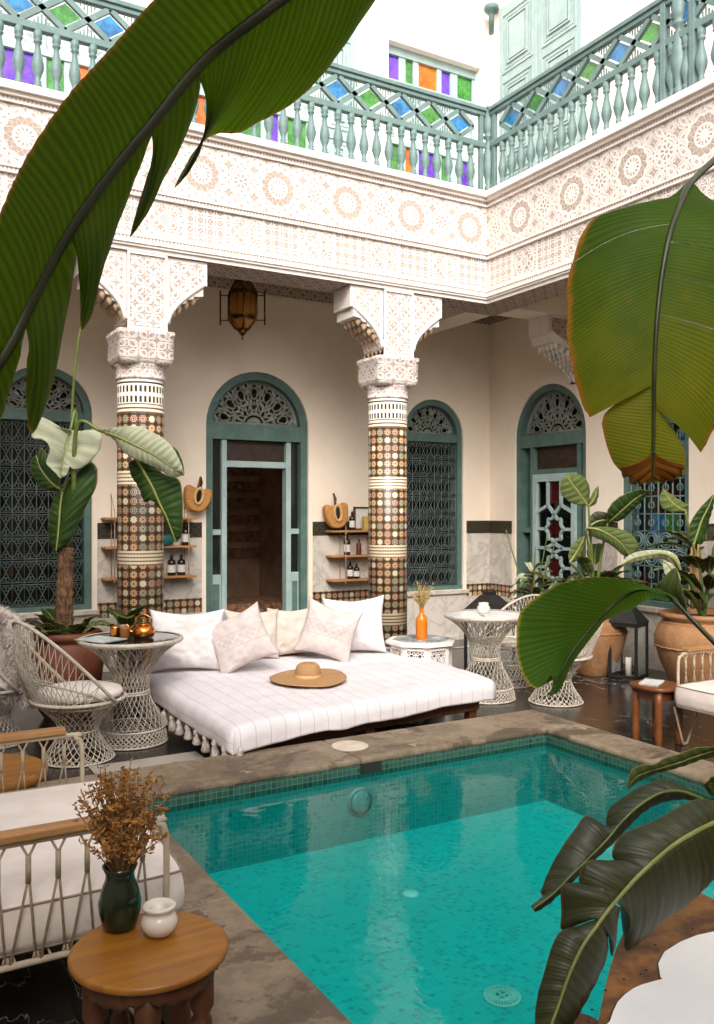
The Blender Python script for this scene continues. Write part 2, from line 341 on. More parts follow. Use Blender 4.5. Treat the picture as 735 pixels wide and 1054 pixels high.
# ------------------------------------------------------------------ mesh builder
ORI = {}
class MB:
    def __init__(s): s.v = []; s.f = []; s.uv = []; s.sm = []
    def face(s, idx, uv=None, sm=False): s.f.append(tuple(idx)); s.uv.append(uv); s.sm.append(sm)
    def add(s, pts): k = len(s.v); s.v += [Vector(p) for p in pts]; return k
    def quad(s, a, b, c, d, uv=None): k = s.add((a, b, c, d)); s.face((k, k+1, k+2, k+3), uv); return s
    def poly(s, pts, uv=None): k = s.add(pts); s.face(range(k, k+len(pts)), uv); return s
    def box(s, x0, y0, z0, x1, y1, z1):
        k = s.add([(x, y, z) for z in (z0, z1) for x, y in ((x0, y0), (x1, y0), (x1, y1), (x0, y1))])
        for f in ((0, 3, 2, 1), (4, 5, 6, 7), (0, 1, 5, 4), (1, 2, 6, 5), (2, 3, 7, 6), (3, 0, 4, 7)): s.face([k+i for i in f])
        return s
    def beam(s, a, b, w, h, up=(0, 0, 1)):   # box along a->b
        a, b = Vector(a), Vector(b); d = (b-a).normalized(); up = Vector(up)
        r = d.cross(up)
        if r.length < 1e-4: r = d.cross(Vector((1, 0, 0)))
        r.normalize(); u = r.cross(d).normalized(); r *= w/2; u *= h/2
        k = s.add([p+x*r+y*u for p in (a, b) for x, y in ((-1, -1), (1, -1), (1, 1), (-1, 1))])
        for f in ((0, 1, 2, 3), (7, 6, 5, 4), (0, 4, 5, 1), (1, 5, 6, 2), (2, 6, 7, 3), (3, 7, 4, 0)): s.face([k+i for i in f])
        return s
    def tube(s, pts, r, n=6, closed=False, cap=True, flat=1.):
        pts = [Vector(p) for p in pts]; N = len(pts); R = r if isinstance(r, (list, tuple)) else [r]*N
        prev = None; rings = []; L = 0
        for i, p in enumerate(pts):
            if closed: t = pts[(i+1) % N]-pts[i-1]
            else: t = pts[min(i+1, N-1)]-pts[max(i-1, 0)]
            if t.length < 1e-9: t = Vector((0, 0, 1))
            t.normalize()
            if prev is None:
                q = Vector((0, 0, 1)) if abs(t.z) < .9 else Vector((1, 0, 0)); a = (q-t*q.dot(t)).normalized()
            else:
                a = prev-t*prev.dot(t)
                a = a.normalized() if a.length > 1e-6 else prev
            prev = a; b = t.cross(a)
            if i: L += (p-pts[i-1]).length
            k = s.add([p+(a*math.cos(2*PI*j/n)+b*math.sin(2*PI*j/n)*flat)*R[i] for j in range(n)]); rings.append((k, L))
        m = N if closed else N-1
        for i in range(m):
            (k, l0), (q, l1) = rings[i], rings[(i+1) % N]
            for j in range(n):
                j2 = (j+1) % n
                s.face((k+j, k+j2, q+j2, q+j), [(j/n*.1, l0), ((j+1)/n*.1, l0), ((j+1)/n*.1, l1), (j/n*.1, l1)], True)
        if cap and not closed:
            s.face([rings[0][0]+j for j in range(n)][::-1]); s.face([rings[-1][0]+j for j in range(n)])
        return s
    def lathe(s, prof, c=(0, 0, 0), n=32, sm=True, cap=True, sq=0, ry=1., ang=0.):
        c = Vector(c); ks = []
        for r, z in prof:
            pts = []
            for j in range(n):
                a = 2*PI*j/n+ang; x, y = math.cos(a), math.sin(a)
                if sq: q = (abs(x)**sq+abs(y)**sq)**(-1/sq); x *= q; y *= q
                pts.append(c+Vector((x*r, y*r*ry, z)))
            ks.append(s.add(pts))
        rm = max(r for r, z in prof)
        for i in range(len(prof)-1):
            for j in range(n):
                j2 = (j+1) % n; u0, u1 = j/n*2*PI*rm, (j+1)/n*2*PI*rm; z0, z1 = c.z+prof[i][1], c.z+prof[i+1][1]
                s.face((ks[i]+j, ks[i]+j2, ks[i+1]+j2, ks[i+1]+j), [(u0, z0), (u1, z0), (u1, z1), (u0, z1)], sm)
        if cap:
            if prof[0][0] > 1e-4: s.face([ks[0]+j for j in range(n)][::-1])
            if prof[-1][0] > 1e-4: s.face([ks[-1]+j for j in range(n)])
        return s
    def prism(s, poly, fn, t0, t1):   # poly in 2D, fn(a,b,t)->3D ; solid between t0,t1
        n = len(poly); k = s.add([fn(a, b, t0) for a, b in poly]); q = s.add([fn(a, b, t1) for a, b in poly])
        s.face(range(k, k+n)); s.face(range(q+n-1, q-1, -1))
        for i in range(n): j = (i+1) % n; s.face((k+i, q+i, q+j, k+j))
        return s
    def grid(s, fn, nu, nv, uvf=None, sm=True, closed_u=False):
        k = s.add([fn(i/nu, j/nv) for i in range(nu+1) for j in range(nv+1)])
        for i in range(nu):
            for j in range(nv):
                a = k+i*(nv+1)+j; uv = None
                if uvf: uv = [uvf(i/nu, j/nv), uvf((i+1)/nu, j/nv), uvf((i+1)/nu, (j+1)/nv), uvf(i/nu, (j+1)/nv)]
                s.face((a, a+nv+1, a+nv+2, a+1), uv, sm)
        return s
    def build(s, name, mat, parent=None, bevel=0, solid=0, recalc=True, sub=0, weld=False, smooth=None, seg=2):
        o0 = ORI.get(parent.name, Vector((0, 0, 0))) if parent else Vector((0, 0, 0))
        me = bpy.data.meshes.new(name); me.from_pydata([tuple(v-o0) for v in s.v], [], s.f)
        me.update(); uvl = me.uv_layers.new(name='UVMap').data
        for p, uv in zip(me.polygons, s.uv):
            n = p.normal; ax = max(range(3), key=lambda i: abs(n[i]))
            for q, li in enumerate(p.loop_indices):
                if uv: uvl[li].uv = uv[q % len(uv)]
                else:
                    c = s.v[me.loops[li].vertex_index]
                    uvl[li].uv = (c.y, c.z) if ax == 0 else (c.x, c.z) if ax == 1 else (c.x, c.y)
            p.use_smooth = s.sm[p.index] if smooth is None else smooth
        if recalc or weld:
            bm = bmesh.new(); bm.from_mesh(me)
            if weld: bmesh.ops.remove_doubles(bm, verts=bm.verts, dist=1e-5)
            if recalc: bmesh.ops.recalc_face_normals(bm, faces=bm.faces)
            bm.to_mesh(me); bm.free()
        me.materials.append(M[mat] if isinstance(mat, str) else mat)
        o = bpy.data.objects.new(name, me); COL.objects.link(o)
        if parent: o.parent = parent
        ORI[o.name] = o0
        if bevel:
            b = o.modifiers.new('b', 'BEVEL'); b.width = bevel; b.segments = seg; b.limit_method = 'ANGLE'; b.angle_limit = .6
        if solid: b = o.modifiers.new('s', 'SOLIDIFY'); b.thickness = solid; b.offset = 0
        if sub: b = o.modifiers.new('u', 'SUBSURF'); b.levels = sub; b.render_levels = sub
        return o

def thing(name, label, cat, loc=(0, 0, 0), group=None):
    o = bpy.data.objects.new(name, None); COL.objects.link(o); o.location = loc; o.empty_display_size = .1
    o['label'] = label; o['category'] = cat
    if group: o['group'] = group
    ORI[o.name] = Vector(loc); return o
def tag(o, label, cat, group=None):
    o['label'] = label; o['category'] = cat
    if group: o['group'] = group
    return o
def struct(o): o['kind'] = 'structure'; return o
def dup(root, loc=None, rz=None, label=None):
    def cp(o, par):
        c = o.copy(); COL.objects.link(c); c.parent = par
        for ch in list(o.children): cp(ch, c)
        return c
    r = cp(root, None)
    if loc is not None: r.location = loc
    if rz is not None: r.rotation_euler = (0, 0, rz)
    if label: r['label'] = label
    return r
def cr(pts, n):   # Catmull-Rom resample by parameter
    pts = [Vector(p) for p in pts]; P = [pts[0]*2-pts[1]]+pts+[pts[-1]*2-pts[-2]]; out = []
    m = len(pts)-1
    for i in range(n+1):
        t = i/n*m; k = min(int(t), m-1); f = t-k; a, b, c, d = P[k:k+4]
        out.append(.5*((2*b)+(c-a)*f+(2*a-5*b+4*c-d)*f*f+(3*b-a-3*c+d)*f**3))
    return out

# ------------------------------------------------------------------ dimensions
YW, XW = 8.8, 7.03          # gallery walls
YC, XC = 7.0, 5.56          # cornice faces
ZB, ZT = 3.72, 4.82
PX0, PX1, PY0, PY1 = 1.22, 3.99, 1.72, 4.40
ZP, ZWAT, ZBOT = .15, .065, -.33

# ------------------------------------------------------------------ ground and pool
fl = MB(); ox0, ox1, oy0, oy1 = PX0-.40, PX1+.31, PY0-.42, PY1+.49
for a in ((-1.7, -2.3, ox0, 9.1), (ox1, -2.3, 7.3, 9.1), (ox0, -2.3, ox1, oy0), (ox0, oy1, ox1, 9.1)):
    fl.quad((a[0], a[1], 0), (a[2], a[1], 0), (a[2], a[3], 0), (a[0], a[3], 0))
struct(fl.build('floor', 'black_marble'))
b = MB(); z = .004
for a in ((ox1+.12, oy0, ox1+.27, oy1+.30), (ox0-.16, oy1+.16, ox1+.12, oy1+.30), (XW-.5, -2.3, XW-.42, YW-.5), (-1.7, YW-.58, XW-.42, YW-.5), (4.45, 6.35, 6.53, 6.43)):
    b.quad((a[0], a[1], z), (a[2], a[1], z), (a[2], a[3], z), (a[0], a[3], z))
struct(b.build('floor_border', 'stone_joint'))
b = MB()
for a in ((-1.7, 1.0, ox0-.02, 2.6), (1.25, 5.07, 1.95, 5.55)):
    b.quad((a[0], a[1], .004), (a[2], a[1], .004), (a[2], a[3], .004), (a[0], a[3], .004))
struct(b.build('floor_inlay', 'inlay'))
cp = MB()
def slabrow(x0, y0, x1, y1, n, axis):
    for i in range(n):
        g = .0012
        if axis == 0: cp.box(x0+(x1-x0)*i/n+g, y0, .114, x0+(x1-x0)*(i+1)/n-g, y1, ZP)
        else: cp.box(x0, y0+(y1-y0)*i/n+g, .114, x1, y0+(y1-y0)*(i+1)/n-g, ZP)
slabrow(ox0, PY1, ox1, oy1, 2, 0); slabrow(ox0, oy0, ox1, PY0, 2, 0)
slabrow(ox0, PY0, PX0, PY1, 2, 1); slabrow(PX1, PY0, ox1, PY1, 2, 1)
cb = MB(); e = .006
cb.box(ox0+.01, oy0+.01, 0, PX0-e, oy1-.01, .1138); cb.box(PX1+e, oy0+.01, 0, ox1-.01, oy1-.01, .1138); cb.box(PX0-e, oy0+.01, 0, PX1+e, PY0-e, .1137); cb.box(PX0-e, PY1+e, 0, PX1+e, oy1-.01, .1137)
struct(cb.build('coping_base', 'stone'))
struct(cp.build('pool_coping', 'stone', bevel=.012))
b = MB(); b.quad((PX0, PY0, ZBOT), (PX1, PY0, ZBOT), (PX1, PY1, ZBOT), (PX0, PY1, ZBOT)); struct(b.build('pool_floor', 'pool'))
def ringwall(z0, z1, e, name, mat):
    b = MB(); x0, x1, y0, y1 = PX0+e, PX1-e, PY0+e, PY1-e
    for p, q in (((x0, y0), (x1, y0)), ((x1, y0), (x1, y1)), ((x1, y1), (x0, y1)), ((x0, y1), (x0, y0))):
        b.quad((*p, z0), (*q, z0), (*q, z1), (*p, z1))
    return struct(b.build(name, mat, recalc=False))
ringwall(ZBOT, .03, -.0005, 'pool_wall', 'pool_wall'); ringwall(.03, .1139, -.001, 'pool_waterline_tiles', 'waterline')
m = Mat('pool_water'); nt = m.nt; nt.nodes.remove(m.b)
tr = nt.nodes.new('ShaderNodeBsdfTransparent'); tr.inputs[0].default_value = (.38, .95, .93, 1)
gl = nt.nodes.new('ShaderNodeBsdfGlossy'); gl.inputs['Roughness'].default_value = .0; gl.inputs[0].default_value = (1, 1, 1, 1)
fr = nt.nodes.new('ShaderNodeFresnel'); fr.inputs[0].default_value = 1.22; mx = nt.nodes.new('ShaderNodeMixShader')
bn = nt.nodes.new('ShaderNodeBump'); bn.inputs['Distance'].default_value = .004; bn.inputs['Strength'].default_value = .5
n = m.noise(6, 3, dist=.5)+m.noise(22, 2)*.18; nt.links.new(n.k, bn.inputs['Height']); nt.links.new(bn.outputs[0], gl.inputs['Normal']); nt.links.new(bn.outputs[0], fr.inputs['Normal'])
nt.links.new(fr.outputs[0], mx.inputs[0]); nt.links.new(tr.outputs[0], mx.inputs[1]); nt.links.new(gl.outputs[0], mx.inputs[2]); nt.links.new(mx.outputs[0], nt.nodes['Material Output'].inputs[0]); M['water'] = m.m
b = MB(); b.quad((PX0, PY0, ZWAT), (PX1, PY0, ZWAT), (PX1, PY1, ZWAT), (PX0, PY1, ZWAT)); o = struct(b.build('water', 'water', recalc=False))
# pool fittings
t = thing('pool_drain', 'round pale drain grille with radial slots on the pool floor', 'drain', (2.22, 2.70, ZBOT))
b = MB(); b.lathe([(.075, .002), (.075, .008), (.068, .008)], (2.22, 2.70, ZBOT), 40, cap=False)
for k in range(32): a = 2*PI*k/32; b.beam((2.22+.036*math.cos(a), 2.70+.036*math.sin(a), ZBOT+.006), (2.22+.070*math.cos(a), 2.70+.070*math.sin(a), ZBOT+.006), .005, .006)
b.build('grille', 'ceramic', t)
b = MB(); b.lathe([(.034, .004), (.034, .009), (.026, .009)], (2.22, 2.70, ZBOT), 24, cap=False)
for k in range(4): a = 2*PI*k/4; b.beam((2.22, 2.70, ZBOT+.007), (2.22+.028*math.cos(a), 2.70+.028*math.sin(a), ZBOT+.007), .007, .006)
b.build('hub', 'ceramic', t)
b = MB(); b.lathe([(0, 0.012), (.03, .012), (.045, .003), (.045, .001)], (2.42, 3.66, ZBOT), 24); tag(b.build('pool_inlet', 'ceramic'), 'small pale round inlet cap in the middle of the pool floor', 'pool fitting')
t = thing('pool_lamp', 'round underwater lamp set in the far wall of the pool', 'pool lamp', (2.55, PY1, -.10))
b = MB(); b.lathe([(.085, 0), (.085, .006), (.075, .010)], (0, 0, 0), 28, cap=False); b.v = [Vector((2.55+v.x, PY1-.001-v.z, -.10+v.y)) for v in b.v]; b.build('bezel', 'pool_wall', t)
b = MB(); b.lathe([(.074, .012), (.05, .024), (0, .028)], (0, 0, 0), 28); b.v = [Vector((2.55+v.x, PY1-.001-v.z, -.10+v.y)) for v in b.v]; b.build('lens', 'pool_wall', t)
b = MB(); b.box(2.555, PY1-.004, .062, 2.70, PY1+.03, .116); tag(b.build('pool_skimmer', 'black_metal'), 'dark rectangular skimmer slot below the far pool coping', 'skimmer')
t = thing('skimmer_lid', 'round pale access lid set in the far coping in front of the daybed', 'lid', (2.63, 4.66, ZP))
MB().lathe([(.115, .001), (.115, .008), (.105, .012), (0, .012)], (2.63, 4.66, ZP), 40).build('lid_plate', 'lid', t)
b = MB(); b.lathe([(.075, .0122), (.08, .0155), (.086, .0122)], (2.63, 4.66, ZP), 40, cap=False); b.build('raised_ring', 'lid', t)

# ------------------------------------------------------------------ building
TB = lambda s, t, z: Vector((s, YW+t, z))
TR = lambda s, t, z: Vector((XW+t, s, z))
def arch_pts(c, r, zs, n=20): return [(c+r*math.cos(PI*i/n), zs+r*math.sin(PI*i/n)) for i in range(n+1)]   # right to left
def wall(T, s0, s1, z0, z1, ops, th=.28):
    b = MB(); ops = sorted(ops); cur = s0
    q = lambda a0, zz0, a1, zz1: b.quad(T(a0, 0, zz0), T(a1, 0, zz0), T(a1, 0, zz1), T(a0, 0, zz1))
    for (a0, a1, sill, zs) in ops:
        q(cur, z0, a0, z1); c, r = (a0+a1)/2, (a1-a0)/2
        if sill > z0: q(a0, z0, a1, sill)
        ap = arch_pts(c, r, zs)
        for (xa, za), (xb, zb) in zip(ap, ap[1:]): b.quad(T(xb, 0, zb), T(xa, 0, za), T(xa, 0, z1), T(xb, 0, z1))
        out = [(a1, sill)]+ap+[(a0, sill)]
        for (xa, za), (xb, zb) in zip(out, out[1:]): b.quad(T(xa, 0, za), T(xb, 0, zb), T(xb, th, zb), T(xa, th, za))
        b.quad(T(a0, 0, sill), T(a1, 0, sill), T(a1, th, sill), T(a0, th, sill)); cur = a1
    q(cur, z0, s1, z1); return b
def strips(T, s0, s1, ops, z0, z1, proud, b):   # band broken by openings
    cur = s0
    for a0, a1 in sorted(ops)+[(s1, s1)]:
        if a0-cur > .02:
            p = [T(cur, -proud, z0), T(a0, -proud, z0), T(a0, -proud, z1), T(cur, -proud, z1)]
            b.quad(*p); b.quad(T(cur, -proud, z1), T(a0, -proud, z1), T(a0, -.0005, z1), T(cur, -.0005, z1))
            for e in (cur, a0): b.quad(T(e, -proud, z0), T(e, -proud, z1), T(e, -.0005, z1), T(e, -.0005, z0))
        cur = a1
OB = [(1.10, 2.02, .63, 2.56), (3.21, 4.43, 0, 2.53), (5.71, 6.61, .63, 2.54)]
OR = [(5.72, 6.58, .63, 2.56), (7.10, 8.31, 0, 2.50)]
def facade(name, label, T, s0, s1, ops):
    t = thing(name, label, 'wall', T((s0+s1)/2, 0, 0))
    wall(T, s0, s1, 0, 4.16, ops).build('plaster_wall', 'cream', t, recalc=False)
    full = [(a0-.05, a1+.05) for a0, a1, sl, _ in ops]
    b = MB(); strips(T, s0, s1, full, 1.33, 1.49, .012, b); b.build('dark_tile_band', 'dark_band', t, recalc=False)
    b = MB(); strips(T, s0, s1, full, .69, 1.33, .008, b); strips(T, s0, s1, [(a, c) for (a, c), o in zip(full, ops) if o[2] == 0], .06, .54, .008, b)
    strips(T, s0, s1, [(a, c) for (a, c), o in zip(full, ops) if o[2] == 0]+[(s0-9, s0-9)], .0, .06, .02, b)
    b.build('marble_dado', 'marble', t, recalc=False)
    b = MB(); strips(T, s0, s1, full, .54, .69, .011, b); b.build('star_tile_band', 'zband', t, recalc=False)
    b = MB(); strips(T, s0, s1, [], 4.0, 4.155, .02, b); b.build('carved_band', 'soffit', t, recalc=False)
    return t
facade('gallery_back_wall', 'cream plaster wall with marble dado at the back of the gallery behind the daybed', TB, -1.6, XW, OB)
facade('gallery_side_wall', 'cream plaster wall of the right-hand gallery behind the potted plants', TR, -2.2, YW, OR)

def bars_arch(b, T, a0, a1, z0, zs, w, t0, t1):   # frame following an arched opening
    c, r = (a0+a1)/2, (a1-a0)/2; out = [(a1, z0)]+arch_pts(c, r, zs)+[(a0, z0)]; inn = [(a1-w, z0)]+arch_pts(c, r-w, zs)+[(a0+w, z0)]
    for i in range(len(out)-1):
        p, q, p2, q2 = out[i], out[i+1], inn[i], inn[i+1]
        for t in (t0, t1): b.quad(T(p[0], t, p[1]), T(q[0], t, q[1]), T(q2[0], t, q2[1]), T(p2[0], t, p2[1]))
        b.quad(T(p2[0], t0, p2[1]), T(q2[0], t0, q2[1]), T(q2[0], t1, q2[1]), T(p2[0], t1, p2[1]))
def bbox(b, T, s0, s1, z0, z1, t0, t1):
    P = [T(s, t, z) for z in (z0, z1) for s, t in ((s0, t0), (s1, t0), (s1, t1), (s0, t1))]; k = b.add(P)
    for f in ((0, 3, 2, 1), (4, 5, 6, 7), (0, 1, 5, 4), (1, 2, 6, 5), (2, 3, 7, 6), (3, 0, 4, 7)): b.face([k+i for i in f])
def fanlight(T, c, r, zs, parent, t=.14):
    b = MB(); P = lambda x, z: T(c+x, t, zs+z); w = .0125*r/.55
    def curve(pts, rr=w, closed=False): b.tube([P(x, z) for x, z in pts], rr, 5, closed, flat=1)
    for rr in (.16, .24, .93): curve([(r*rr*math.cos(a), r*rr*math.sin(a)) for a in [PI*i/24 for i in range(25)]])
    curve([(r*.97*math.cos(a), r*.97*math.sin(a)) for a in [PI*i/24 for i in range(25)]], w*2.3)
    curve([(-r, .012), (r, .012)], w*2)
    def petal(a, r0, r1, wd, n=14):
        m = (r0+r1)/2; h = (r1-r0)/2; ca, sa = math.cos(a), math.sin(a); pts = []
        for i in range(n):
            q = 2*PI*i/n; rad = m+h*math.cos(q); tn = wd*math.sin(q)*(1+.35*math.cos(q)); pts.append(((rad*ca-tn*sa)*r, max(.01, (rad*sa+tn*ca)*r)))
        curve(pts, w, True)
    for i in range(9): petal(PI*(i+.5)/9, .24, .50, .075)
    for i in range(7): petal(PI*(i+.5)/7, .44, .90, .16); petal(PI*(i+.5)/7, .56, .80, .08); 
    for i in range(8): petal(PI*i/7, .64, .92, .05, 10)
    for i in range(14): petal(PI*(i+.5)/14, .80, .95, .05, 8)
    for i in range(16):
        a = PI*(i+.5)/16; curve([(r*.05*math.cos(a), r*.05*math.sin(a)), (r*.17*math.cos(a), r*.17*math.sin(a))])
    for sgn in (1, -1):
        for i in range(7):
            a0 = PI*(i+.5)/7; curve([(r*(.3+.6*k/8)*math.cos(a0+sgn*.22*math.sin(PI*k/8)*1.6), max(.01, r*(.3+.6*k/8)*math.sin(a0+sgn*.22*math.sin(PI*k/8)*1.6))) for k in range(9)], w*.9)
    b.build('fanlight', 'fan', parent)
def grille(T, a0, a1, z0, z1, parent, cw=.115, chh=.215, t=.07):
    b = MB(); nx = max(1, round((a1-a0)/cw)); nz = max(1, round((z1-z0)/chh)); dx, dz = (a1-a0)/nx, (z1-z0)/nz
    for i in range(nx+1): b.tube([T(a0+i*dx, t, z0), T(a0+i*dx, t, z1)], .0055, 4)
    for k in range(nz+1):
        for e in (-.012, .012): b.tube([T(a0, t, z0+k*dz+e), T(a1, t, z0+k*dz+e)], .0055, 4)
    for i in range(nx):
        for k in range(nz):
            cx, cz = a0+(i+.5)*dx, z0+(k+.5)*dz
            for s1 in (1, -1):
                b.tube([T(cx+s1*dx*.5, t, cz-dz*.42), T(cx+s1*dx*.2, t, cz-dz*.2), T(cx, t, cz), T(cx-s1*dx*.2, t, cz+dz*.2), T(cx-s1*dx*.5, t, cz+dz*.42)], .0048, 4, cap=False)
                b.tube([T(cx+s1*dx*.12+dx*.16*math.cos(q), t, cz+dz*.3+dx*.2*math.sin(q)) for q in [2*PI*j/6 for j in range(6)]], .004, 4, True)
                b.tube([T(cx+s1*dx*.12+dx*.16*math.cos(q), t, cz-dz*.3+dx*.2*math.sin(q)) for q in [2*PI*j/6 for j in range(6)]], .004, 4, True)
    b.build('grille', 'grille', parent)
def window(T, op, label, dark='dark_glass', ringed=False):
    a0, a1, sl, zs = op; t = thing('arched_window', label, 'window', T((a0+a1)/2, .1, sl), 'arched windows of the gallery')
    b = MB(); bars_arch(b, T, a0, a1, sl, zs, .07, .03, .22); bbox(b, T, a0, a1, sl, sl+.05, .02, .22); bbox(b, T, a0+.05, a1-.05, zs-.07, zs+.03, .04, .20)
    b.build('frame', 'teal', t, recalc=True)
    fanlight(T, (a0+a1)/2, (a1-a0)/2-.07, zs+.03, t)
    if not ringed: grille(T, a0+.07, a1-.07, sl+.05, zs-.07, t)
    else:
        b = MB(); x0, x1 = a0+.07, a1-.07; n = 4; dx = (x1-x0)/n
        for i in range(n+1): b.tube([T(x0+i*dx, .07, sl+.05), T(x0+i*dx, .07, zs-.07)], .009, 5)
        zz = sl+.05; k = 0
        while zz+dx < zs-.07:
            b.tube([T(x0, .07, zz), T(x1, .07, zz)], .009, 5)
            if k % 5 in (2, 3):
                for i in range(n):
                    for rr in (.43, .27): b.tube([T(x0+(i+.5)*dx+dx*rr*math.cos(q), .07, zz+dx/2+dx*rr*math.sin(q)) for q in [2*PI*j/14 for j in range(14)]], .011, 5, True)
            else:
                for i in range(n):
                    b.tube([T(x0+(i+.5)*dx, .07, zz), T(x0+(i+.5)*dx, .07, zz+dx)], .008, 5)
                    for rr in (.2,): b.tube([T(x0+(i+.5)*dx+dx*rr*math.cos(q), .07, zz+dx/2+dx*rr*math.sin(q)) for q in [2*PI*j/8 for j in range(8)]], .008, 5, True)
            zz += dx; k += 1
        b.build('grille', 'rail', t)
        k = 0
        for i in range(n):
            for j in range(6):
                z0_ = sl+.06+j*(zs-.13-sl)/6; bb = MB(); bbox(bb, T, x0+i*dx+.012, x0+(i+1)*dx-.012, z0_, z0_+(zs-.13-sl)/6-.02, .180, .186)
                bb.build('pane', ['glass_green', 'dark_glass', 'glass_red', 'glass_blue', 'dark_glass', 'glass_red', 'dark_glass'][(i*3+j*2) % 7], t)
    b = MB(); c, r = (a0+a1)/2, (a1-a0)/2-.02; b.poly([T(a1-.02, .20, sl+.01)]+[T(x, .20, z) for x, z in arch_pts(c, r, zs)]+[T(a0+.02, .20, sl+.01)]); b.build('glass', dark, t, recalc=False)
    b = MB(); bbox(b, T, a0-.06, a1+.06, sl-.05, sl-.003, -.05, .26); b.build('sill', 'marble', t, bevel=.006)
    return t
window(TB, OB[0], 'arched teal window with wrought grille behind the banana palm, left end of back wall')
window(TB, OB[2], 'arched teal window with wrought grille right of the central mosaic column')
window(TR, OR[0], 'arched window with ringed grille and coloured glass behind the right-hand plants', ringed=True)

# main door in the back wall
a0, a1, _, zs = OB[1]; t = thing('arched_door', 'tall open arched teal doorway with carved fanlight directly behind the daybed', 'door', TB((a0+a1)/2, 0, 0))
b = MB(); bars_arch(b, TB, a0, a1, 0, zs, .085, .03, .2); bbox(b, TB, a0+.06, a1-.06, zs-.14, zs+.03, .035, .2); b.build('door_frame', 'teal', t)
fanlight(TB, (a0+a1)/2, (a1-a0)/2-.085, zs+.03, t)
b = MB()
for x in (a0+.20, a1-.25): bbox(b, TB, x, x+.06, 0, zs-.14, .06, .17)
bbox(b, TB, a0+.26, a1-.25, zs-.44, zs-.37, .07, .16)
for x0_, x1_ in ((a0+.085, a0+.20), (a1-.19, a1-.085)):
    bbox(b, TB, x0_, x1_, 1.35, 1.41, .07, .16); bbox(b, TB, x0_, x1_, 0, .92, .08, .15)
b.build('sidelight_frame', 'shutter', t, bevel=.005)
for x0_, x1_ in ((a0+.085, a0+.20), (a1-.19, a1-.085)):
    b = MB(); bbox(b, TB, x0_+.02, x1_-.02, .10, .82, .070, .0785); b.build('panel', 'teal', t, bevel=.004)
    for z0_, z1_ in ((.92, 1.35), (1.41, zs-.14)):
        b = MB(); bbox(b, TB, x0_, x1_, z0_, z1_, .11, .116); b.build('pane', 'dark_glass', t)
b = MB(); bbox(b, TB, a0+.26, a1-.25, zs-.37, zs-.14, .12, .126); b.build('transom_pane', 'interior_dark', t)
# room beyond the doorway
t = thing('indoor_room', 'dark brown room seen through the open teal doorway behind the daybed', 'room', (3.8, 10.5, 0))
b = MB(); x0, x1, y0, y1 = 2.4, 5.3, YW+.285, 12.2
b.quad((x0, y1, 0), (x1, y1, 0), (x1, y1, 3.4), (x0, y1, 3.4)); b.quad((x0, y0, 0), (x0, y1, 0), (x0, y1, 3.4), (x0, y0, 3.4)); b.quad((x1, y0, 0), (x1, y1, 0), (x1, y1, 3.4), (x1, y0, 3.4)); b.quad((x0, y0, 3.4), (x1, y0, 3.4), (x1, y1, 3.4), (x0, y1, 3.4)); b.build('room_wall', 'interior', t, recalc=False)
b = MB(); b.quad((x0, y0, .003), (x1, y0, .003), (x1, y1, .003), (x0, y1, .003)); b.build('room_floor', 'interior_tex', t, recalc=False)
b = MB()
for k in range(9): b.box(x0+.02, y1-.06, .9+k*.25, x1-.02, y1-.01, 1.06+k*.25)
b.build('carved_panelling', 'interior_tex', t)
b = MB(); b.box(2.9, 10.4, .05, 5.1, 11.3, .42); tag(b.build('indoor_sofa', 'interior_tex', bevel=.05, seg=4), 'dark low sofa inside the room beyond the teal doorway', 'sofa')

# right-hand door with star lattice
a0, a1, _, zs = OR[1]; t = thing('arched_door', 'arched teal door with star lattice glazing in the right-hand gallery wall', 'door', TR((a0+a1)/2, 0, 0))
b = MB(); bars_arch(b, TR, a0, a1, 0, zs, .075, .03, .2); bbox(b, TR, a0+.05, a1-.05, zs-.12, zs+.03, .035, .2); b.build('door_frame', 'teal', t)
fanlight(TR, (a0+a1)/2, (a1-a0)/2-.075, zs+.03, t)
b = MB(); bbox(b, TR, a1-.30, a1-.23, 0, zs-.12, .05, .15); bbox(b, TR, a0+.13, a0+.19, 0, zs-.12, .05, .15); bbox(b, TR, a0+.19, a1-.30, zs-.45, zs-.39, .05, .15); bbox(b, TR, a1-.23, a1-.075, 1.35, 1.41, .05, .15); b.build('sidelight_frame', 'teal', t)
L0, L1, Z1 = a0+.19, a1-.30, zs-.45; lm = (L0+L1)/2
b = MB()
for x in (L0, L1-.07): bbox(b, TR, x, x+.07, 0, Z1, .02, .07)
for zz in (0, .55, Z1-.09): bbox(b, TR, L0+.07, L1-.07, zz, zz+.09, .022, .068)
leafp = b.build('door_leaf', 'shutter', t, bevel=.004)
b = MB()
def bar(s0, z0_, s1, z1_, w=.035): b.beam(TR(s0, .045, z0_), TR(s1, .045, z1_), w, .03, (1, 0, 0))
iw = (L1-L0-.14)/2
for zc in (.95, 1.40):
    st = .17
    pts = []
    for k in range(16):
        a = PI*k/8; rr = st if k % 2 == 0 else st*.74; pts.append((lm+rr*math.sin(a)*.9, zc+rr*math.cos(a)))
    for k in range(16): p, q = pts[k], pts[(k+1) % 16]; bar(p[0], p[1], q[0], q[1], .03)
for s_ in (1, -1):
    bar(lm, 1.57, lm+s_*.11, 1.68); bar(lm+s_*.11, 1.68, lm+s_*.11, Z1-.09); bar(lm+s_*.15, 1.40, lm+s_*iw, 1.40); bar(lm+s_*iw, 1.6, lm+s_*.11, 1.68); bar(lm, 1.23, lm+s_*.14, 1.175); bar(lm, 1.12, lm+s_*.14, 1.175); bar(lm+s_*.14, 1.175, lm+s_*iw, 1.175); bar(lm+s_*.15, .95, lm+s_*iw, .95); bar(lm, .78, lm+s_*.12, .64)
b.build('star_lattice', 'shutter', leafp)
